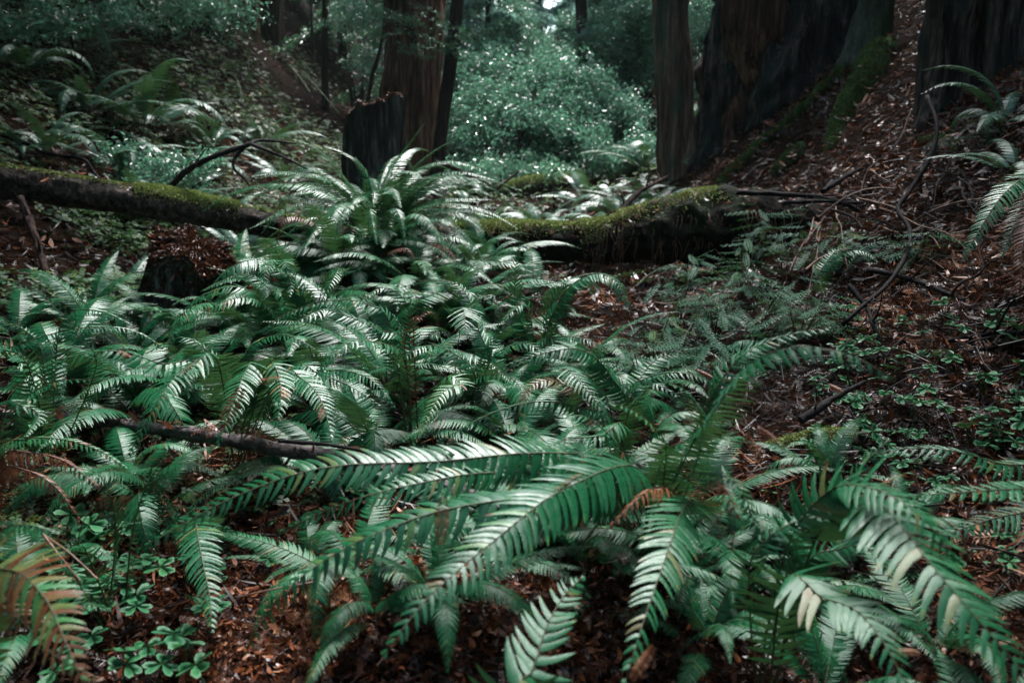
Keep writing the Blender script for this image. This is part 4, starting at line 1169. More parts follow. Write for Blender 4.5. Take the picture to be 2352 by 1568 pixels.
fern('sword fern in the middle with pale fronds sweeping left over brown litter', 960, 2.55, [
    ([(900, 800, 2.45), (770, 716, 2.42), (718, 722, 2.35), (665, 750, 2.3), (622, 788, 2.26)], dict(L=.055, spacing=.0145, stipe=.35, droop=.35, K=6)),
    ([(930, 830, 2.4), (860, 786, 2.3), (805, 785, 2.22), (757, 820, 2.16), (722, 866, 2.12)], dict(L=.065, spacing=.0145, stipe=.35, droop=.25, K=6)),
    ([(1010, 880, 2.3), (1060, 880, 2.25), (1020, 898, 2.18), (985, 950, 2.1), (950, 1020, 2.04)], dict(L=.058, spacing=.0145, stipe=.22, droop=.1, K=6, brown=.12)),
    ([(900, 760, 2.6), (850, 700, 2.6), (760, 690, 2.6), (660, 720, 2.55), (600, 760, 2.5)], dict(L=.055, spacing=.0145, stipe=.3, droop=.6)),
    ([(940, 760, 2.6), (930, 690, 2.6), (880, 660, 2.6), (820, 700, 2.5)], dict(L=.05, spacing=.0145, stipe=.3, droop=.5)),
    ([(930, 800, 2.5), (880, 760, 2.45), (840, 740, 2.4), (780, 760, 2.35)], dict(L=.06, spacing=.0145, stipe=.3, droop=.3)),
    ([(950, 760, 2.5), (960, 730, 2.45), (985, 715, 2.4), (1010, 730, 2.4)], dict(dead=True, L=.03, spacing=.02, stipe=.2, droop=1.2)),
    ([(940, 900, 2.4), (930, 800, 2.38), (945, 740, 2.36), (975, 722, 2.34)], dict(dead=True, L=.022, spacing=.02, stipe=.3, droop=1.3)),
])
fern('sword fern in the very middle holding a drooping fan-shaped frond on a dark stalk', 1060, 2.9, [
    ([(1046, 860, 2.7), (1055, 770, 2.66), (1062, 706, 2.64), (1068, 728, 2.56), (1068, 765, 2.5)], dict(L=.085, spacing=.013, stipe=.70, droop=.1, K=6, wr=.12)),
    ([(1117, 850, 2.6), (1144, 808, 2.55), (1202, 788, 2.5), (1245, 810, 2.45), (1268, 838, 2.42)], dict(L=.07, spacing=.014, stipe=.4, droop=.25)),
    ([(1120, 840, 2.7), (1100, 760, 2.7), (1060, 660, 2.75), (990, 645, 2.8), (920, 660, 2.8)], dict(L=.05, spacing=.015, stipe=.2, droop=.5)),
    ([(1100, 830, 2.7), (1140, 770, 2.7), (1150, 720, 2.7), (1110, 680, 2.7)], dict(L=.055, spacing=.015, stipe=.25, droop=.2)),
    ([(1080, 850, 2.6), (980, 810, 2.6), (930, 760, 2.6), (900, 720, 2.6)], dict(L=.055, spacing=.015, stipe=.2, droop=.4)),
    ([(1090, 860, 2.6), (1020, 800, 2.6), (960, 800, 2.5), (900, 850, 2.4)], dict(L=.06, spacing=.015, stipe=.3, droop=.3)),
    ([(1080, 880, 2.6), (1130, 860, 2.5), (1180, 870, 2.4), (1210, 920, 2.3)], dict(L=.055, spacing=.015, stipe=.3, droop=.3)),
])
fern('sword fern with one tall bright frond arching to the right below the mossy log', 1245, 3.2, [
    ([(1254, 775, 3.05), (1277, 706, 3.0), (1312, 655, 2.96), (1368, 628, 2.9), (1418, 650, 2.82), (1447, 712, 2.75)], dict(L=.078, spacing=.0145, stipe=.28, droop=.45, K=6)),
    ([(1250, 770, 3.1), (1290, 690, 3.1), (1350, 640, 3.05), (1400, 645, 3.0), (1425, 690, 2.95)], dict(L=.07, spacing=.0145, stipe=.28, droop=.35)),
    ([(1250, 760, 3.2), (1270, 690, 3.2), (1300, 650, 3.2), (1226, 655, 3.2)], dict(L=.055, spacing=.015, stipe=.25, droop=.3)),
    ([(1190, 720, 3.2), (1183, 640, 3.2), (1186, 600, 3.2), (1194, 562, 3.2)], dict(L=.068, spacing=.0145, stipe=.1, droop=.15)),
    ([(1220, 740, 3.1), (1200, 700, 3.1), (1150, 740, 3.0)], dict(L=.06, spacing=.015, stipe=.2, droop=.3)),
    ([(1230, 790, 3.1), (1290, 773, 3.0), (1345, 780, 2.9), (1397, 810, 2.85)], dict(L=.06, spacing=.0145, stipe=.25, droop=.35)),
])
fern('sword fern right of centre with broad silvery fronds and a long pale stalk', 1425, 2.25, [
    ([(1441, 940, 2.15), (1405, 868, 2.12), (1373, 826, 2.1), (1322, 800, 2.06), (1245, 812, 2.02), (1161, 840, 2.0)], dict(L=.07, spacing=.0145, stipe=.40, droop=.35, K=6, face=.5)),
    ([(1400, 930, 2.15), (1330, 850, 2.1), (1300, 842, 2.0), (1330, 875, 1.92), (1380, 935, 1.86), (1395, 970, 1.84)], dict(L=.066, spacing=.0125, stipe=.42, droop=.15, K=6)),
    ([(1410, 970, 2.1), (1330, 935, 2.02), (1230, 922, 1.96), (1130, 948, 1.9), (1060, 985, 1.86), (1010, 1012, 1.84)], dict(L=.046, spacing=.0145, stipe=.25, droop=.75, roll=.3)),
    ([(1440, 920, 2.2), (1480, 870, 2.15), (1560, 855, 2.1), (1640, 880, 2.05)], dict(L=.05, spacing=.0145, stipe=.3, droop=.4)),
    ([(1450, 930, 2.2), (1500, 830, 2.3), (1570, 815, 2.35), (1640, 835, 2.35)], dict(L=.045, spacing=.0145, stipe=.4, droop=.3)),
    ([(1440, 960, 2.1), (1480, 900, 2.0), (1500, 880, 1.95), (1560, 910, 1.9)], dict(L=.06, spacing=.0145, stipe=.3, droop=.3)),
    ([(1380, 950, 2.1), (1290, 880, 2.1), (1230, 880, 2.05), (1190, 930, 2.0)], dict(L=.055, spacing=.0145, stipe=.3, droop=.2, brown=.5)),
    ([(1430, 980, 2.0), (1380, 1000, 1.9), (1300, 1010, 1.85), (1230, 1040, 1.8)], dict(L=.055, spacing=.0145, stipe=.3, droop=.5)),
])
# the big crown sitting on the log
c6 = P(868, 560, 4.75)
root = empty('sword_fern', c6, 'big bushy sword fern growing where the two fallen logs meet', 'fern', 'sword ferns in the gully')
tips = [
    ([(840, 480, 4.6), (780, 390, 4.5), (735, 345, 4.45), (688, 322, 4.4)], .085), ([(880, 470, 4.7), (905, 380, 4.6), (945, 320, 4.55), (978, 280, 4.5)], .055),
    ([(885, 480, 4.7), (935, 400, 4.6), (990, 350, 4.5), (1048, 318, 4.45)], .05), ([(890, 480, 4.6), (930, 410, 4.5), (980, 378, 4.45), (1030, 376, 4.4)], .06),
    ([(900, 500, 4.6), (990, 460, 4.4), (1060, 455, 4.3), (1130, 458, 4.2)], .07), ([(895, 490, 4.6), (970, 420, 4.5), (1010, 405, 4.45), (1050, 402, 4.4)], .06),
    ([(820, 470, 4.6), (740, 405, 4.5), (670, 405, 4.4), (590, 430, 4.3)], .065), ([(830, 500, 4.5), (760, 440, 4.4), (690, 440, 4.3), (620, 470, 4.2)], .08),
    ([(830, 520, 4.5), (740, 475, 4.3), (660, 480, 4.2), (574, 524, 4.05)], .095), ([(840, 540, 4.4), (770, 500, 4.2), (710, 500, 4.1), (650, 545, 4.0)], .08),
    ([(860, 460, 4.7), (830, 380, 4.7), (790, 350, 4.7), (745, 335, 4.7)], .07), 
    ([(900, 520, 4.5), (990, 480, 4.3), (1060, 490, 4.2), (1110, 530, 4.1)], .08), ([(905, 530, 4.4), (1000, 500, 4.2), (1060, 530, 4.1), (1115, 600, 4.0)], .075),
    ([(890, 540, 4.4), (950, 490, 4.2), (1000, 530, 4.0), (1030, 590, 3.9)], .075), ([(880, 540, 4.3), (900, 480, 4.1), (920, 500, 3.95), (930, 560, 3.85)], .085),
    ([(850, 540, 4.3), (820, 470, 4.1), (790, 490, 3.95), (770, 550, 3.85)], .085), ([(860, 540, 4.2), (850, 480, 4.0), (855, 510, 3.9), (865, 560, 3.8)], .08),
    ([(840, 550, 4.3), (760, 540, 4.1), (700, 560, 4.0), (650, 600, 3.9)], .07), ([(890, 450, 4.9), (920, 420, 4.9), (960, 440, 5.0), (1000, 480, 5.1)], .07),
    ([(830, 450, 4.9), (800, 420, 5.0), (760, 430, 5.1)], .07), ([(900, 550, 4.3), (980, 560, 4.1), (1040, 600, 3.95), (1080, 650, 3.9)], .06),
    ([(850, 560, 4.2), (800, 570, 4.0), (760, 590, 3.9), (720, 600, 3.8)], .06)]
for pts, L in tips:
    _seed[0] += 1
    add_frond(root, [c6 + rng.normal(0, .02, 3)] + [P(*q) for q in pts], L=L * .9, face=.12, wr=.115, spacing=.0125, stipe=.2, droop=random.uniform(.2, .5), seed=_seed[0])
for k in range(54):
    _seed[0] += 1
    az = 360 * k / 54 * 5.0 + random.uniform(-15, 15)
    add_frond(root, arc(c6 + rng.normal(0, .03, 3), az, random.uniform(.7, 1.15), random.uniform(35, 78), random.uniform(-60, 0)), face=0, L=random.uniform(.060, .085), wr=.115, spacing=.0135, stipe=.2, droop=random.uniform(.2, .5), seed=_seed[0])
for pts in ([(960, 560, 4.3), (1010, 560, 4.1), (1040, 590, 4.0), (1050, 630, 3.95)], [(800, 540, 4.3), (690, 500, 4.1), (650, 510, 4.0), (632, 570, 3.95)], [(880, 580, 4.2), (930, 570, 4.0), (960, 610, 3.95)]):
    _seed[0] += 1
    add_frond(root, [c6] + [P(*q) for q in pts], 'dead_frond', M_dead, M_stemd, L=.06, spacing=.017, stipe=.35, droop=.5, seed=_seed[0], ragged=.15)
# right bank ferns
fern('dark glossy sword fern leaning in at the right edge above the litter', 2420, 3.0, [
    ([(2420, 400, 2.9), (2370, 400, 2.8), (2310, 440, 2.72), (2260, 510, 2.66), (2212, 595, 2.6)], dict(L=.085, spacing=.014, stipe=.15, droop=.2, K=6)),
    ([(2440, 450, 2.9), (2400, 430, 2.8), (2340, 500, 2.7), (2300, 590, 2.6)], dict(L=.07, spacing=.014, stipe=.15, droop=.2)),
    ([(2420, 500, 2.8), (2380, 480, 2.7), (2350, 560, 2.6), (2340, 680, 2.5)], dict(dead=True, L=.07, spacing=.014, stipe=.15, droop=.3)),
])
fern('small pale sword fern on the litter behind the crossed twigs at right', 1895, 3.7, [
    ([(1893, 650, 3.6), (1922, 595, 3.55), (1960, 575, 3.5), (1995, 582, 3.45), (2018, 602, 3.4)], dict(L=.058, spacing=.014, stipe=.3, droop=.35)),
    ([(1930, 640, 3.7), (1980, 575, 3.7), (2040, 553, 3.7), (2095, 570, 3.7)], dict(L=.04, spacing=.014, stipe=.4, droop=.35)),
    ([(1880, 640, 3.7), (1900, 600, 3.75), (1930, 570, 3.8), (1980, 566, 3.8)], dict(L=.05, spacing=.014, stipe=.3, droop=.3)),
])

# ------------------------------------------------------------------ other ferns
GL = [
    # (u, d, size, fronds, near, label)
    (150, 3.0, .62, 12, 1, 'medium sword fern left of the broad whitish fronds, below the slanting log'),
    (40, 3.3, .5, 9, 1, 'low sword fern at the left edge under the dark bank'),
    (300, 3.3, .5, 9, 1, 'small sword fern left of the rotten stump'),
    (210, 3.6, .5, 8, 1, 'upright bright little fern standing alone in the dark below the slanting log'),
    (330, 2.75, .6, 11, 1, 'sword fern filling the hollow between the far left fern and the rotten stump'),
    (640, 3.9, .55, 10, 1, 'sword fern just right of the rotten stump'),
    (560, 4.4, .5, 9, 1, 'green fern behind the rotten stump under the slanting log'),
    (740, 2.9, .62, 12, 1, 'sword fern crowded just left of the fan-shaped frond'),
    (850, 3.4, .6, 12, 1, 'sword fern directly below the big fern on the logs'),
    (1010, 3.6, .55, 11, 1, 'sword fern below the right side of the big log fern'),
    (1130, 3.5, .5, 9, 1, 'sword fern left of the tall arching bright frond'),
    (860, 2.5, .55, 10, 1, 'sword fern in the middle right of the broad whitish fronds'),
    (1180, 2.5, .5, 9, 1, 'sword fern shaded beneath the silvery fronds right of centre'),
    (1290, 2.7, .5, 9, 1, 'sword fern under the tall arching bright frond'),
    (1620, 2.1, .42, 9, 1, 'fine-leaved sword fern behind the near blurred frond at right'),
    (1500, 2.6, .42, 8, 1, 'sword fern right of the silvery fronds, before the dark hollow'),
    (1700, 1.8, .40, 8, 1, 'sword fern beside the mossy chunk of old log'),
    (1880, 1.75, .38, 7, 1, 'low sword fern right of the mossy chunk of old log'),
    (1080, 1.95, .42, 8, 1, 'sword fern squeezed between the fallen pole and the near blurred fronds'),
    (720, 1.85, .26, 6, 1, 'small fern just below the fallen pole'),
    (1000, 1.45, .30, 6, 1, 'small dark fern under the big centre frond'),
    (2150, 1.45, .34, 7, 1, 'shaded fern under the flat-held fronds at right'),
    # behind the right log
    (1310, 6.0, .62, 9, 0, 'arched fern behind the mossy log, left of its raised end'),
    (1400, 6.3, .75, 10, 0, 'taller arched fern behind the raised end of the mossy log'),
    (1180, 6.2, .6, 10, 0, 'fern behind the mossy log close to the big log fern'),
    (1480, 5.9, .5, 8, 0, 'fern peeping over the highest part of the mossy log'),
    (1240, 7.3, .6, 10, 0, 'fern in front of the far mossy log'),
    (1060, 6.6, .6, 10, 0, 'fern behind the big log fern on the gully floor'),
    (1420, 8.3, .7, 10, 0, 'fern on the gully floor left of the narrow redwood'),
    (1500, 8.0, .6, 9, 0, 'small fern at the left foot of the narrow redwood'),
    (1350, 9.5, .7, 9, 0, 'fern right of the far mossy log'),
    (1480, 10.5, .8, 10, 0, 'fern on the rising ground left of the narrow redwood'),
    (1590, 11.0, .6, 8, 0, 'fern on the bank behind the narrow redwood'),
    (1050, 9.8, .6, 9, 0, 'fern beyond the thin leaning trunk'),
    (1130, 8.2, .55, 9, 0, 'fern left of the far mossy log'),
    # left bank
    (335, 7.6, .85, 8, 0, 'tall sword fern arching over the leaning mossy log on the left bank'),
    (210, 7.2, .75, 9, 0, 'wide sword fern left of the leaning mossy log on the left bank'),
    (170, 8.3, .8, 8, 0, 'pale sword fern high on the left bank under the corner shrub'),
    (270, 6.5, .7, 9, 0, 'sword fern between the leaning mossy log and the small glossy shrub'),
    (440, 7.2, .75, 8, 0, 'sword fern arching right above the black bent branch'),
    (395, 6.1, .62, 10, 0, 'blue-green sword fern behind the black bent branch'),
    (330, 5.8, .6, 10, 0, 'sword fern just behind the slanting log near its left part'),
    (520, 6.6, .5, 8, 0, 'sword fern beside the right arm of the black bent branch'),
    (490, 8.4, .55, 6, 0, 'small fern mid-slope below the reddish trunk'),
    (490, 12.5, .75, 7, 0, 'small pale fern left of the reddish trunk foot'),
    (600, 9.5, .7, 7, 0, 'thin fern on the left bank below the black trunk'),
    (660, 8.6, .6, 6, 0, 'sparse fern on the left bank left of the tall stump'),
    (120, 5.9, .5, 7, 0, 'low fern above the left end of the slanting log'),
    (60, 7.0, .6, 7, 0, 'fern at the left edge high above the slanting log'),
    (560, 5.7, .5, 8, 0, 'fern behind the lower end of the slanting log'),
    (60, 5.6, .35, 6, 0, 'tiny fern at the left edge just above the slanting log'),
    (420, 4.3, .32, 6, 0, 'little fern hanging in the dark below the bright moss of the slanting log'),
    (290, 4.2, .35, 5, 0, 'tiny fern in the dark beneath the slanting log'),
    (2300, 4.2, .5, 6, 0, 'wispy fern on the litter of the upper right bank'),
    (2330, 3.6, .35, 6, 0, 'green tuft of fern at the right edge above the dark glossy one'),
    (350, 2.15, .42, 9, 1, 'dark fern in the shade just above the fallen pole at left'),
    (150, 1.85, .30, 6, 1, 'dark fern rising behind the lower left clover patch'),
    (60, 1.55, .36, 7, 1, 'dark fern at the left edge under the orange dead fronds'),
    (820, 1.6, .34, 7, 1, 'shaded fern under the long left-pointing blurred frond'),
    (900, 3.0, .62, 13, 1, 'sword fern in the middle, right of the leftmost pale sweeping frond'),
    (450, 3.0, .6, 12, 1, 'sword fern in front of the rotten stump'),
    (1380, 2.2, .45, 10, 1, 'sword fern behind the near blurred fronds right of centre'),
    (690, 4.0, .68, 13, 1, 'large sword fern below the left flank of the big log fern'),
    (810, 4.15, .66, 13, 1, 'sword fern in front of the big log fern, just below its dead fronds'),
    (950, 4.1, .66, 12, 1, 'sword fern in front of the big log fern on its right flank'),
    (1050, 3.75, .6, 12, 1, 'sword fern before the black gap between the two logs'),
    (590, 3.5, .6, 12, 1, 'sword fern overlapping the right side of the rotten stump'),
    (1160, 3.0, .55, 11, 1, 'sword fern left of the dark litter hollow, behind the fan-shaped frond'),
    (1340, 3.3, .42, 8, 1, 'low sword fern on the litter below the arching frond tip'),
    (1230, 3.9, .5, 9, 1, 'sword fern just below the left half of the thick mossy log'),
    (1090, 4.2, .5, 10, 1, 'sword fern at the left end of the thick mossy log'),
    (760, 4.3, .55, 11, 1, 'sword fern tucked under the lower end of the slanting log'),
    (860, 1.42, .24, 7, 1, 'small dark fern on the brown litter left of the big centre frond tip'),
    (1240, 2.15, .40, 9, 1, 'sword fern behind the big centre frond, below the silvery ones'),
    (1350, 1.75, .34, 8, 1, 'shaded sword fern under the apex of the big centre frond'),
    (430, 3.55, .55, 11, 1, 'sword fern half hiding the front of the rotten stump'),
    (525, 3.75, .5, 10, 1, 'fern pressed against the right side of the rotten stump'),
    (380, 3.7, .42, 8, 1, 'fern against the left side of the rotten stump'),
    (1300, 2.0, .38, 9, 1, 'sword fern between the silvery fronds and the big centre frond'),
    (1560, 1.8, .36, 9, 1, 'sword fern behind the crown of the large centre fern'),
    (760, 2.35, .45, 10, 1, 'sword fern above the middle of the fallen pole, right of the broad whitish fronds'),
    (300, 2.3, .42, 9, 1, 'sword fern above the left half of the fallen pole'),
    (1490, 3.0, .40, 8, 1, 'sword fern at the near edge of the redwood sprout patch'),
    (1120, 1.75, .34, 8, 1, 'shaded sword fern filling the hollow under the long left-pointing frond base'),
    (1900, 2.2, .30, 6, 1, 'small fern on the rusty litter behind the wet black stick'),
    (2080, 1.9, .30, 7, 1, 'small fern on the litter above the flat-held right-hand fronds'),
    (880, 4.55, .6, 11, 1, 'sword fern nestled under the right flank of the big log fern'),
    (740, 4.5, .55, 10, 1, 'sword fern nestled under the left flank of the big log fern'),
    (1120, 4.6, .5, 10, 1, 'sword fern leaning on the left end of the thick mossy log'),
    (1620, 1.55, .34, 8, 1, 'sword fern low beneath the glossy near frond at right'),
    (1880, 1.35, .34, 8, 1, 'sword fern under the very large fronds at bottom right'),
    (2250, 1.2, .30, 7, 1, 'sword fern in the bottom right corner beneath the large fronds'),
    (1780, 3.3, .32, 6, 1, 'small ferny clump among the redwood sprouts'),
]
for k, (u, d, s, nf, near, lab) in enumerate(GL):
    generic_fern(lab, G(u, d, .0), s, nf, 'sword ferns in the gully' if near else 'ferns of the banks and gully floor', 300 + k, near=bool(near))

# ------------------------------------------------------------------ sticks and branches
def stick(label, uvd, r0, r1, mat=None, name='fallen_branch', arms=(), group=None, lift=.02, rough=.5):
    def conv(q):
        if len(q) == 3: return P(*q)
        g = GP(*q); return P(q[0], q[1], g[1] * .975) + np.array([0, 0, 0])
    pts = np.array([conv(q) for q in uvd])
    root = empty(name, pts[0], label, 'branch', group)
    n = 50
    V, fl = tube(catmull(pts, n), np.linspace(r0, r1, n), 8, rough=rough, seed=len(label))
    put(root, 'stem', V, fl, mat or M_twig)
    for a in arms:
        pa = np.array([conv(q) for q in a])
        V, fl = tube(catmull(pa, 30), np.linspace(r1 * .9, r1 * .35, 30), 6, rough=rough, seed=len(a))
        put(root, 'side_branch', V, fl, mat or M_twig)
    if r0 > .0075 and name == 'fallen_branch':
        r = np.random.default_rng(len(label) * 7 + len(pts)); C = catmull(pts, n)
        for k in range(4):
            i = int(r.uniform(.15, .9) * n); t = norm((C[min(i + 1, n - 1)] - C[i - 1])[None])[0]
            dv = norm((t * .7 + r.normal(0, .6, 3) + [0, 0, .25])[None])[0]; l = r.uniform(.05, .22)
            q = [C[i], C[i] + dv * l * .5 + r.normal(0, .012, 3), C[i] + dv * l + r.normal(0, .02, 3)]
            V, fl = tube(catmull(q, 12), np.linspace(r1 * .6, .0015, 12), 5, rough=rough)
            put(root, 'side_twig', V, fl, mat or M_twig)
    return root
stick('long curved grey branch standing in the litter of the right bank',
      [(2130, 222, 4.3), (2152, 290, 4.1), (2137, 360, 4.0), (2088, 440, 3.9), (2062, 480, 3.8), (2090, 530, 3.6), (2078, 590, 3.4), (2040, 650, 3.2), (1985, 700, 3.1), (1935, 745, 3.05)], .012, .009)
stick('black bent branch arching above the bright moss of the slanting log', [(378, 446, 5.0), (430, 392, 5.0), (500, 356, 5.0), (575, 331, 5.1)], .020, .014,
      arms=([(575, 331, 5.1), (640, 356, 5.0), (705, 388, 4.9)], [(562, 336, 5.1), (540, 362, 5.05), (538, 388, 5.0), (562, 412, 5.0), (575, 430, 5.0)], [(575, 331, 5.1), (600, 322, 5.2), (680, 330, 5.3)]))
stick('thin dark branch on the left bank running down to the slanting log', [(-20, 300, 5.6), (60, 330, 5.6), (110, 352, 5.5), (190, 366, 5.4), (215, 395, 5.3), (245, 430, 5.1)], .017, .008)
stick('black dead branch propped under the left end of the slanting log', [(48, 455, 4.5), (72, 520, 4.35), (95, 590, 4.2), (118, 665, 4.0)], .022, .014, M_darktrunk)
stick('thin dark twig crossing the curved grey branch and running down right', [(1995, 620), (2060, 632), (2130, 655), (2215, 690)], .013, .008)
stick('short forked dark twig crossing under the curved grey branch', [(1950, 655, 3.2), (1990, 705, 3.1), (2005, 745, 3.0), (2020, 785, 2.95)], .011, .007)
stick('wet black stick lying left to right beside the near blurred frond', [(1838, 965, 2.2), (1880, 938, 2.22), (1930, 905, 2.28), (1990, 875, 2.36)], .013, .006, M_twig)
stick('dark stick lying on the litter at the right edge, upper of two', [(2180, 782), (2240, 772), (2300, 765), (2380, 765)], .008, .008)
stick('dark stick lying on the litter at the right edge, lower of two', [(2215, 808), (2270, 800), (2310, 790), (2380, 785)], .007, .007)
stick('long dark twig on top of the thick mossy log toward the right bank', [(1690, 442, 4.9), (1790, 446, 4.85), (1870, 452, 4.8), (1940, 468, 4.7), (2000, 500, 4.6)], .016, .012)
stick('second dark twig, just below the one on the thick mossy log', [(1800, 466, 4.8), (1880, 462, 4.75), (1960, 466, 4.7), (2010, 462, 4.65)], .012, .008)
stick('dark broken branch poking up left from the mossy log litter at right', [(1890, 440, 4.95), (1935, 410, 5.1), (1975, 388, 5.3)], .018, .010)
stick('brown wiry vine arching over the litter from the twigs toward the right edge', [(2075, 525, 3.9), (2130, 490, 3.8), (2200, 465, 3.7), (2290, 452, 3.6), (2360, 440, 3.5)], .005, .004, M_twigb, 'dry_vine')
stick('brown wiry vine running down right past the curved branch', [(1970, 455, 4.6), (2060, 480, 4.2), (2120, 530, 3.9), (2190, 560, 3.7), (2215, 610, 3.5)], .006, .004, M_twigb, 'dry_vine')
stick('reddish wiry vine arching above the mossy log litter', [(1880, 500, 4.5), (1940, 455, 4.5), (2010, 432, 4.5), (2100, 440, 4.4), (2180, 455, 4.3)], .005, .003, M_twigb, 'dry_vine')
stick('upright reddish twig right of the curved grey branch', [(2095, 250, 4.8), (2060, 330, 4.7), (1995, 390, 4.7), (1975, 450, 4.6)], .005, .003, M_twigb, 'dry_vine')
stick('short orange-brown twig leaning on the dark end of the mossy log', [(1895, 500, 4.5), (1870, 530, 4.45), (1850, 560, 4.4)], .007, .005, M_twigb)
stick('grey twig hanging before the dark end of the mossy log', [(1905, 480, 4.6), (1960, 500, 4.4), (1985, 540, 4.2), (1990, 600, 4.0)], .008, .005)
stick('pale twig lying below the middle of the mossy log', [(1460, 660, 4.0), (1490, 632, 4.2), (1530, 612, 4.4)], .007, .004, M_greybark)
stick('thin pale twig leaning in the dark fern hollow right of the mossy log', [(1850, 620, 3.7), (1890, 590, 3.9), (1970, 560, 4.1)], .006, .003, M_twigb)
stick('branch leaning across the gully floor right of the thin leaning trunk', [(1000, 372, 8.6), (1050, 390, 8.8), (1100, 412, 9.0), (1142, 438, 9.2)], .028, .018, M_darktrunk)
stick('short branch propped on the far mossy log', [(1130, 440, 9.2), (1160, 418, 9.3), (1192, 394, 9.5)], .02, .012, M_darktrunk)
stick('dark forked branch behind the mossy log below the narrow redwood', [(1395, 530, 5.5), (1430, 480, 5.7), (1470, 440, 6.0), (1530, 408, 6.6)], .022, .014, M_darktrunk)
stick('pale thin stem leaning on the left bank below the reddish trunk', [(540, 175, 10), (552, 205, 9.6), (556, 240, 9.2)], .012, .008, M_greybark)
stick('pale thin twig fallen down the left bank beside the black trunk', [(665, 150, 11), (690, 180, 10.4), (712, 212, 10)], .012, .008, M_greybark)
stick('long thin twig fallen down the left bank toward the tall stump', [(700, 170, 11), (740, 215, 10.4), (780, 262, 10)], .010, .006, M_greybark)
stick('thin red-brown stalk rising left from the bottom centre litter', [(760, 1330, 1.45), (640, 1350, 1.4), (540, 1372, 1.38)], .0022, .0015, M_twigb, 'dry_stalk')
stick('thin orange stalk slanting through the dark lower left', [(100, 1228, 1.45), (140, 1280, 1.42), (185, 1335, 1.4)], .0026, .0018, M_twigb, 'dry_stalk')
stick('thin dark stalk slanting behind the mottled tan fern at lower left', [(95, 1225, 1.5), (160, 1270, 1.45), (225, 1330, 1.42)], .0026, .0018, M_twigb, 'dry_stalk')
stick('thin twig draped along the fallen pole', [(640, 1012, 1.82), (760, 1022, 1.79), (880, 1046, 1.75), (1000, 1082, 1.7)], .005, .003, M_twig)
stick('short grey twig standing out of the litter right of the centre frond', [(1375, 1200, 1.62), (1350, 1232, 1.6), (1320, 1275, 1.58)], .003, .002, M_greybark)
rt = random.Random(12)
for k in range(22):
    u0, v0 = rt.uniform(1750, 2300), rt.uniform(330, 720)
    a = rt.uniform(-.9, .9) if rt.random() < .7 else rt.uniform(1, 2.2); ln = rt.uniform(80, 240)
    g = GP(u0, v0)[1]
    pts = []
    for s in range(5):
        t = s / 4; uu = u0 + math.cos(a) * ln * t + rt.uniform(-9, 9); vv = v0 + math.sin(a) * ln * t - 26 * math.sin(math.pi * t) * rt.random() + rt.uniform(-7, 7)
        pts.append((uu, vv, min(g, GP(uu, vv)[1]) * .965))
    stick('thin bare twig tangled among others over the litter of the right bank', pts, rt.uniform(.003, .007), .002, rt.choice([M_twigb, M_twig, M_twig]), 'dry_twig', group='tangled twigs over the right bank', rough=.4)

# dead redwood sprays caught on fern fronds
SPR = [mesh_data('spray', *(lambda V, fl: (V + np.stack([0 * V[:, 0], 0 * V[:, 0], .10 * np.sin(V[:, 0] * (3 + k)) - .25 * np.abs(V[:, 1])], 1), fl))(*t_spray(13 + k, .11, .05 + .05 * k, .05)), M_dead, np.full(len(t_spray(13 + k, .11)[0]), .35 + .25 * k)) for k in range(3)]
def spray(label, a, b, d, wid=1.0, k=0):
    p0, p1 = P(*a, d), P(*b, d * .985)
    mid = (p0 + p1) / 2; x = p1 - p0; L = float(np.linalg.norm(x)); x = x / L
    y = np.cross(norm(CAM - mid + np.array([0, 0, .8])), x); y /= np.linalg.norm(y); z = np.cross(x, y)
    o = link('dead_spray', SPR[k % 3], None)
    from mathutils import Matrix
    M = Matrix(((x[0], y[0], z[0]), (x[1], y[1], z[1]), (x[2], y[2], z[2]))).to_4x4()
    o.matrix_world = Matrix.Translation([float(q) for q in mid]) @ M @ Matrix.Diagonal((L, L * 1.25 * wid, L, 1))
    tag(o, label, 'dead twig', 'rust brown redwood sprays caught on the fronds')
spray('long rust brown redwood spray lying on the whitish frond left of centre', (552, 888), (510, 980), 1.86)
spray('small rust brown spray on the top of the second whitish frond', (590, 872), (640, 870), 2.0, 1, 1)
spray('curled rust brown spray at the right end of the whitish fronds', (645, 892), (660, 912), 1.95, 1.4, 2)
spray('thin brown spray hanging on the right-hand whitish frond', (742, 930), (735, 965), 1.92, 1, 0)
spray('rust brown spray lying where the broadest whitish frond starts', (395, 868), (440, 838), 1.98, .7, 1)
spray('brown spray stuck on the arching frond above the broadest whitish frond', (268, 802), (300, 822), 2.12, .8, 0)
spray('hanging blurred rust coloured double spray in front of the centre frond', (1018, 1140), (1012, 1250), 1.15, .9, 1)
spray('orange spray lying on the big near frond right of the hanging one', (1265, 1125), (1328, 1090), 1.3, .6, 2)
spray('small orange spray low on the big near frond', (975, 1340), (1012, 1336), 1.05, .9, 2)
spray('blurred rust brown spray on the glossy frond at the bottom edge', (1500, 1480), (1450, 1560), 1.0, .9, 1)
spray('orange-brown spray on the dark fronds near the bottom right', (2045, 1490), (2115, 1498), 1.0, .9, 2)
spray('rust brown spray standing in the litter between blurred fronds and the mossy chunk', (1715, 990), (1745, 1060), 1.9, .8, 1)
spray('orange redwood spray lying flat beside the mossy chunk of old log', (1745, 980), (1790, 1020), 1.92, .9, 0)
spray('pale brown spray on the litter left of the wet black stick', (1900, 880), (1935, 900), 2.25, 1, 1)
spray('rust brown spray hanging in the fern right of the silvery fronds', (1595, 1045 - 200), (1640, 870), 2.2, .7, 0)

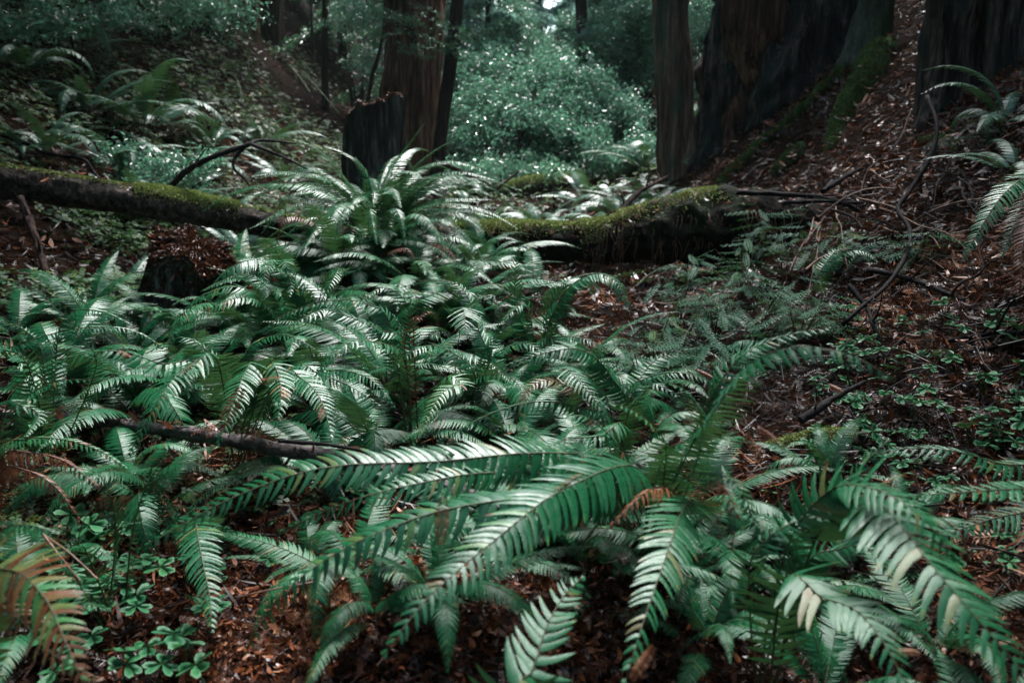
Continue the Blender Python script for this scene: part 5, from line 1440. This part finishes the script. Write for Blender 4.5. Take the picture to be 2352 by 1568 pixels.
# ------------------------------------------------------------------ redwood sprouts in the dark hollow
def sprout(label, u, d, h, seed, n=7, lean=(0, 0)):
    r = np.random.default_rng(seed)
    c = G(u, d)
    root = empty('redwood_sprout', c, label, 'seedling', 'redwood sprouts below the mossy log')
    st, cs = [], []
    T = t_spray(16, .085, .06, .035)
    pos, dr, L = [], [], []
    for k in range(n):
        az = r.uniform(0, 6.283); hh = h * (.35 + .65 * (k + 1) / n)
        q = [c, c + np.array([math.cos(az) * .05, math.sin(az) * .05, hh * .55]), c + np.array([math.cos(az) * .2 * h * 2 + lean[0], math.sin(az) * .2 * h * 2 + lean[1], hh])]
        C = catmull(q, 14); Vb, fb = tube(C, np.linspace(.004, .0015, 14), 4, cap=False); st.append((Vb, fb))
        for s in range(6):
            i = 6 + s if s < 7 else 13
            a = r.uniform(0, 6.283) if s < 5 else az
            v = norm(np.array([math.cos(a), math.sin(a), r.uniform(-.35, .1)])); l = r.uniform(.10, .20)
            pos.append(C[min(i + 2, 13)] + v * l * .5); dr.append(v); L.append(l)
    pos, dr, L = np.array(pos), np.array(dr), np.array(L)
    nn = norm(UP - dr * dr[:, 2:3] + r.normal(0, .25, dr.shape)); ya = norm(np.cross(nn, dr)); nn = np.cross(dr, ya)
    B = np.stack([dr, ya, nn], 1)
    V = np.einsum('vk,nkj->nvj', T[0] * [1, 1.1, 1], B) * L[:, None, None] + pos[:, None]
    k = len(T[0]); Fq = (T[1][0][None] + (np.arange(len(pos)) * k)[:, None, None]).reshape(-1, 4)
    put(root, 'needles', V.reshape(-1, 3), Fq, M_needle, np.repeat(np.clip(r.normal(.3, .25, len(pos)), 0, 1), k))
    V, fl, t = merge(st)
    put(root, 'stems', V, fl, M_twigb)
for k, (u, d, h, n, lab) in enumerate((
        (1640, 3.6, .35, 10, 'spreading redwood sprout with bluish needles in the dark hollow, centre of its patch'), (1740, 3.5, .38, 10, 'bushy redwood sprout left of the small pale fern'),
        (1560, 3.9, .42, 8, 'tall redwood sprout against the black underside of the mossy log, leftmost of its patch'), (1830, 3.3, .30, 9, 'redwood sprout beside the crossed twigs'),
        (1700, 4.2, .42, 8, 'redwood sprout reaching up before the dark end of the mossy log'), (1800, 4.3, .45, 8, 'redwood sprout right of the black end of the log'),
        (1600, 3.1, .28, 8, 'low redwood sprout nearer the viewer than the rest of its patch'), (1500, 3.3, .28, 7, 'low redwood sprout right of the tall arching frond'),
        (1900, 4.0, .32, 7, 'redwood sprout behind the small pale fern'), (1480, 3.0, .25, 6, 'small green redwood sprout under the arching frond tip'),
        (2080, 3.5, .22, 6, 'tiny redwood sprout at the curve of the grey branch'), (2220, 4.2, .25, 5, 'tiny pale sprout high on the litter of the right bank'))):
    sprout(lab, u, d, h, 700 + k, n)

# ------------------------------------------------------------------ redwood sorrel
SOR = []
for k in range(7):
    T = t_sorrel([.2, .35, .1, .45, .25, .6, .3][k])
    V = T[0] + 0; r = np.random.default_rng(k); n_ = 30
    V[:n_, 2] += .12 * r.normal() * V[:n_, 0] + .12 * r.normal() * V[:n_, 1]
    tt = np.full(len(V), .1 + .12 * k / 2); 
    SOR.append(mesh_data('leaf', V, T[1], M_sorrel, tt))
def sorrel(n, region, smin, smax, hmin, hmax, label, seed, group):
    r = random.Random(seed)
    us = sorted(r.uniform(region[0], region[2]) for _ in range(n))
    for k in range(n):
        u0, v0, u1, v1 = region
        g = GP(us[k], r.uniform(v0, v1))
        s = r.uniform(smin, smax)
        o = link('sorrel', r.choice(SOR), None, g + np.array([0, 0, s * 2.6 * r.uniform(hmin, hmax)]))
        o.rotation_euler = (r.uniform(-.35, .35), r.uniform(-.35, .35), r.uniform(0, 6.28)); o.scale = (s, s, s)
        tag(o, (('leftmost ', 'middle ', 'rightmost ')[k] + label) if n == 3 else label, 'sorrel', group)
GS = 'three-leaved sorrel sprigs on the forest floor'
sorrel(44, (130, 1280, 520, 1640), .028, .042, .8, 1.2, 'three-leaved dark green sorrel sprig in the dense patch at the lower left', 1, GS + ' at the lower left')
sorrel(12, (240, 1180, 420, 1300), .016, .026, .8, 1.2, 'three-leaved sorrel sprig in the shade above the lower left patch', 2, GS + ' in the lower left shade')
sorrel(3, (60, 1110, 190, 1190), .030, .038, 1.6, 2.4, 'large clover-shaped sorrel leaf of three near the left edge', 3, GS + ' near the left edge')
sorrel(140, (1850, 740, 2380, 1120), .020, .036, .7, 1.2, 'three-leaved green sorrel sprig rising from the rusty litter of the right bank', 4, GS + ' of the right bank')
sorrel(34, (1700, 1060, 2000, 1420), .016, .024, .7, 1.2, 'three-leaved sorrel sprig among the fern stalks right of centre', 5, GS + ' among the fern stalks')
sorrel(30, (2000, 1100, 2380, 1380), .016, .026, .7, 1.2, 'three-leaved sorrel sprig in the shade of the right-hand foreground fronds', 6, GS + ' below the right-hand fronds')
sorrel(16, (480, 1180, 760, 1420), .014, .024, .7, 1.2, 'three-leaved sorrel sprig right of the single hanging glossy frond', 7, GS + ' right of the hanging frond')
sorrel(3, (980, 1440, 1100, 1500), .022, .028, .8, 1.1, 'small sorrel sprig of three in the brown litter at the bottom centre', 8, GS + ' at the bottom centre')
sorrel(22, (200, 760, 700, 1000), .016, .026, .7, 1.4, 'three-leaved sorrel sprig below the left-hand middle ferns', 9, GS + ' below the left-hand middle ferns')
sorrel(6, (1340, 1130, 1440, 1300), .014, .022, .7, 1.2, 'three-leaved sorrel sprig beside the lower end of the fallen pole', 10, GS + ' beside the fallen pole')

# ------------------------------------------------------------------ misty air of the gully
def haze():
    x0, x1, y0, y1, z0, z1 = -64, 64, -34, 90, -3.2, 48
    V = np.array([[x, y, z] for x in (x0, x1) for y in (y0, y1) for z in (z0, z1)], float)
    Fq = np.array([[0, 1, 3, 2], [4, 6, 7, 5], [0, 4, 5, 1], [2, 3, 7, 6], [0, 2, 6, 4], [1, 5, 7, 3]])
    m = bpy.data.materials.new('haze'); m.use_nodes = True
    n = m.node_tree; n.nodes.remove(n.nodes['Principled BSDF'])
    v = n.nodes.new('ShaderNodeVolumePrincipled')
    v.inputs['Color'].default_value = (.72, .92, .90, 1)
    v.inputs['Density'].default_value = .0004
    v.inputs['Anisotropy'].default_value = .35
    n.links.new(v.outputs[0], n.nodes['Material Output'].inputs['Volume'])
    o = link('haze', mesh_data('haze', V, Fq, m, smooth=False))
    tag(o, 'pale damp mist thickening toward the far end of the gully', kind='stuff')
haze()
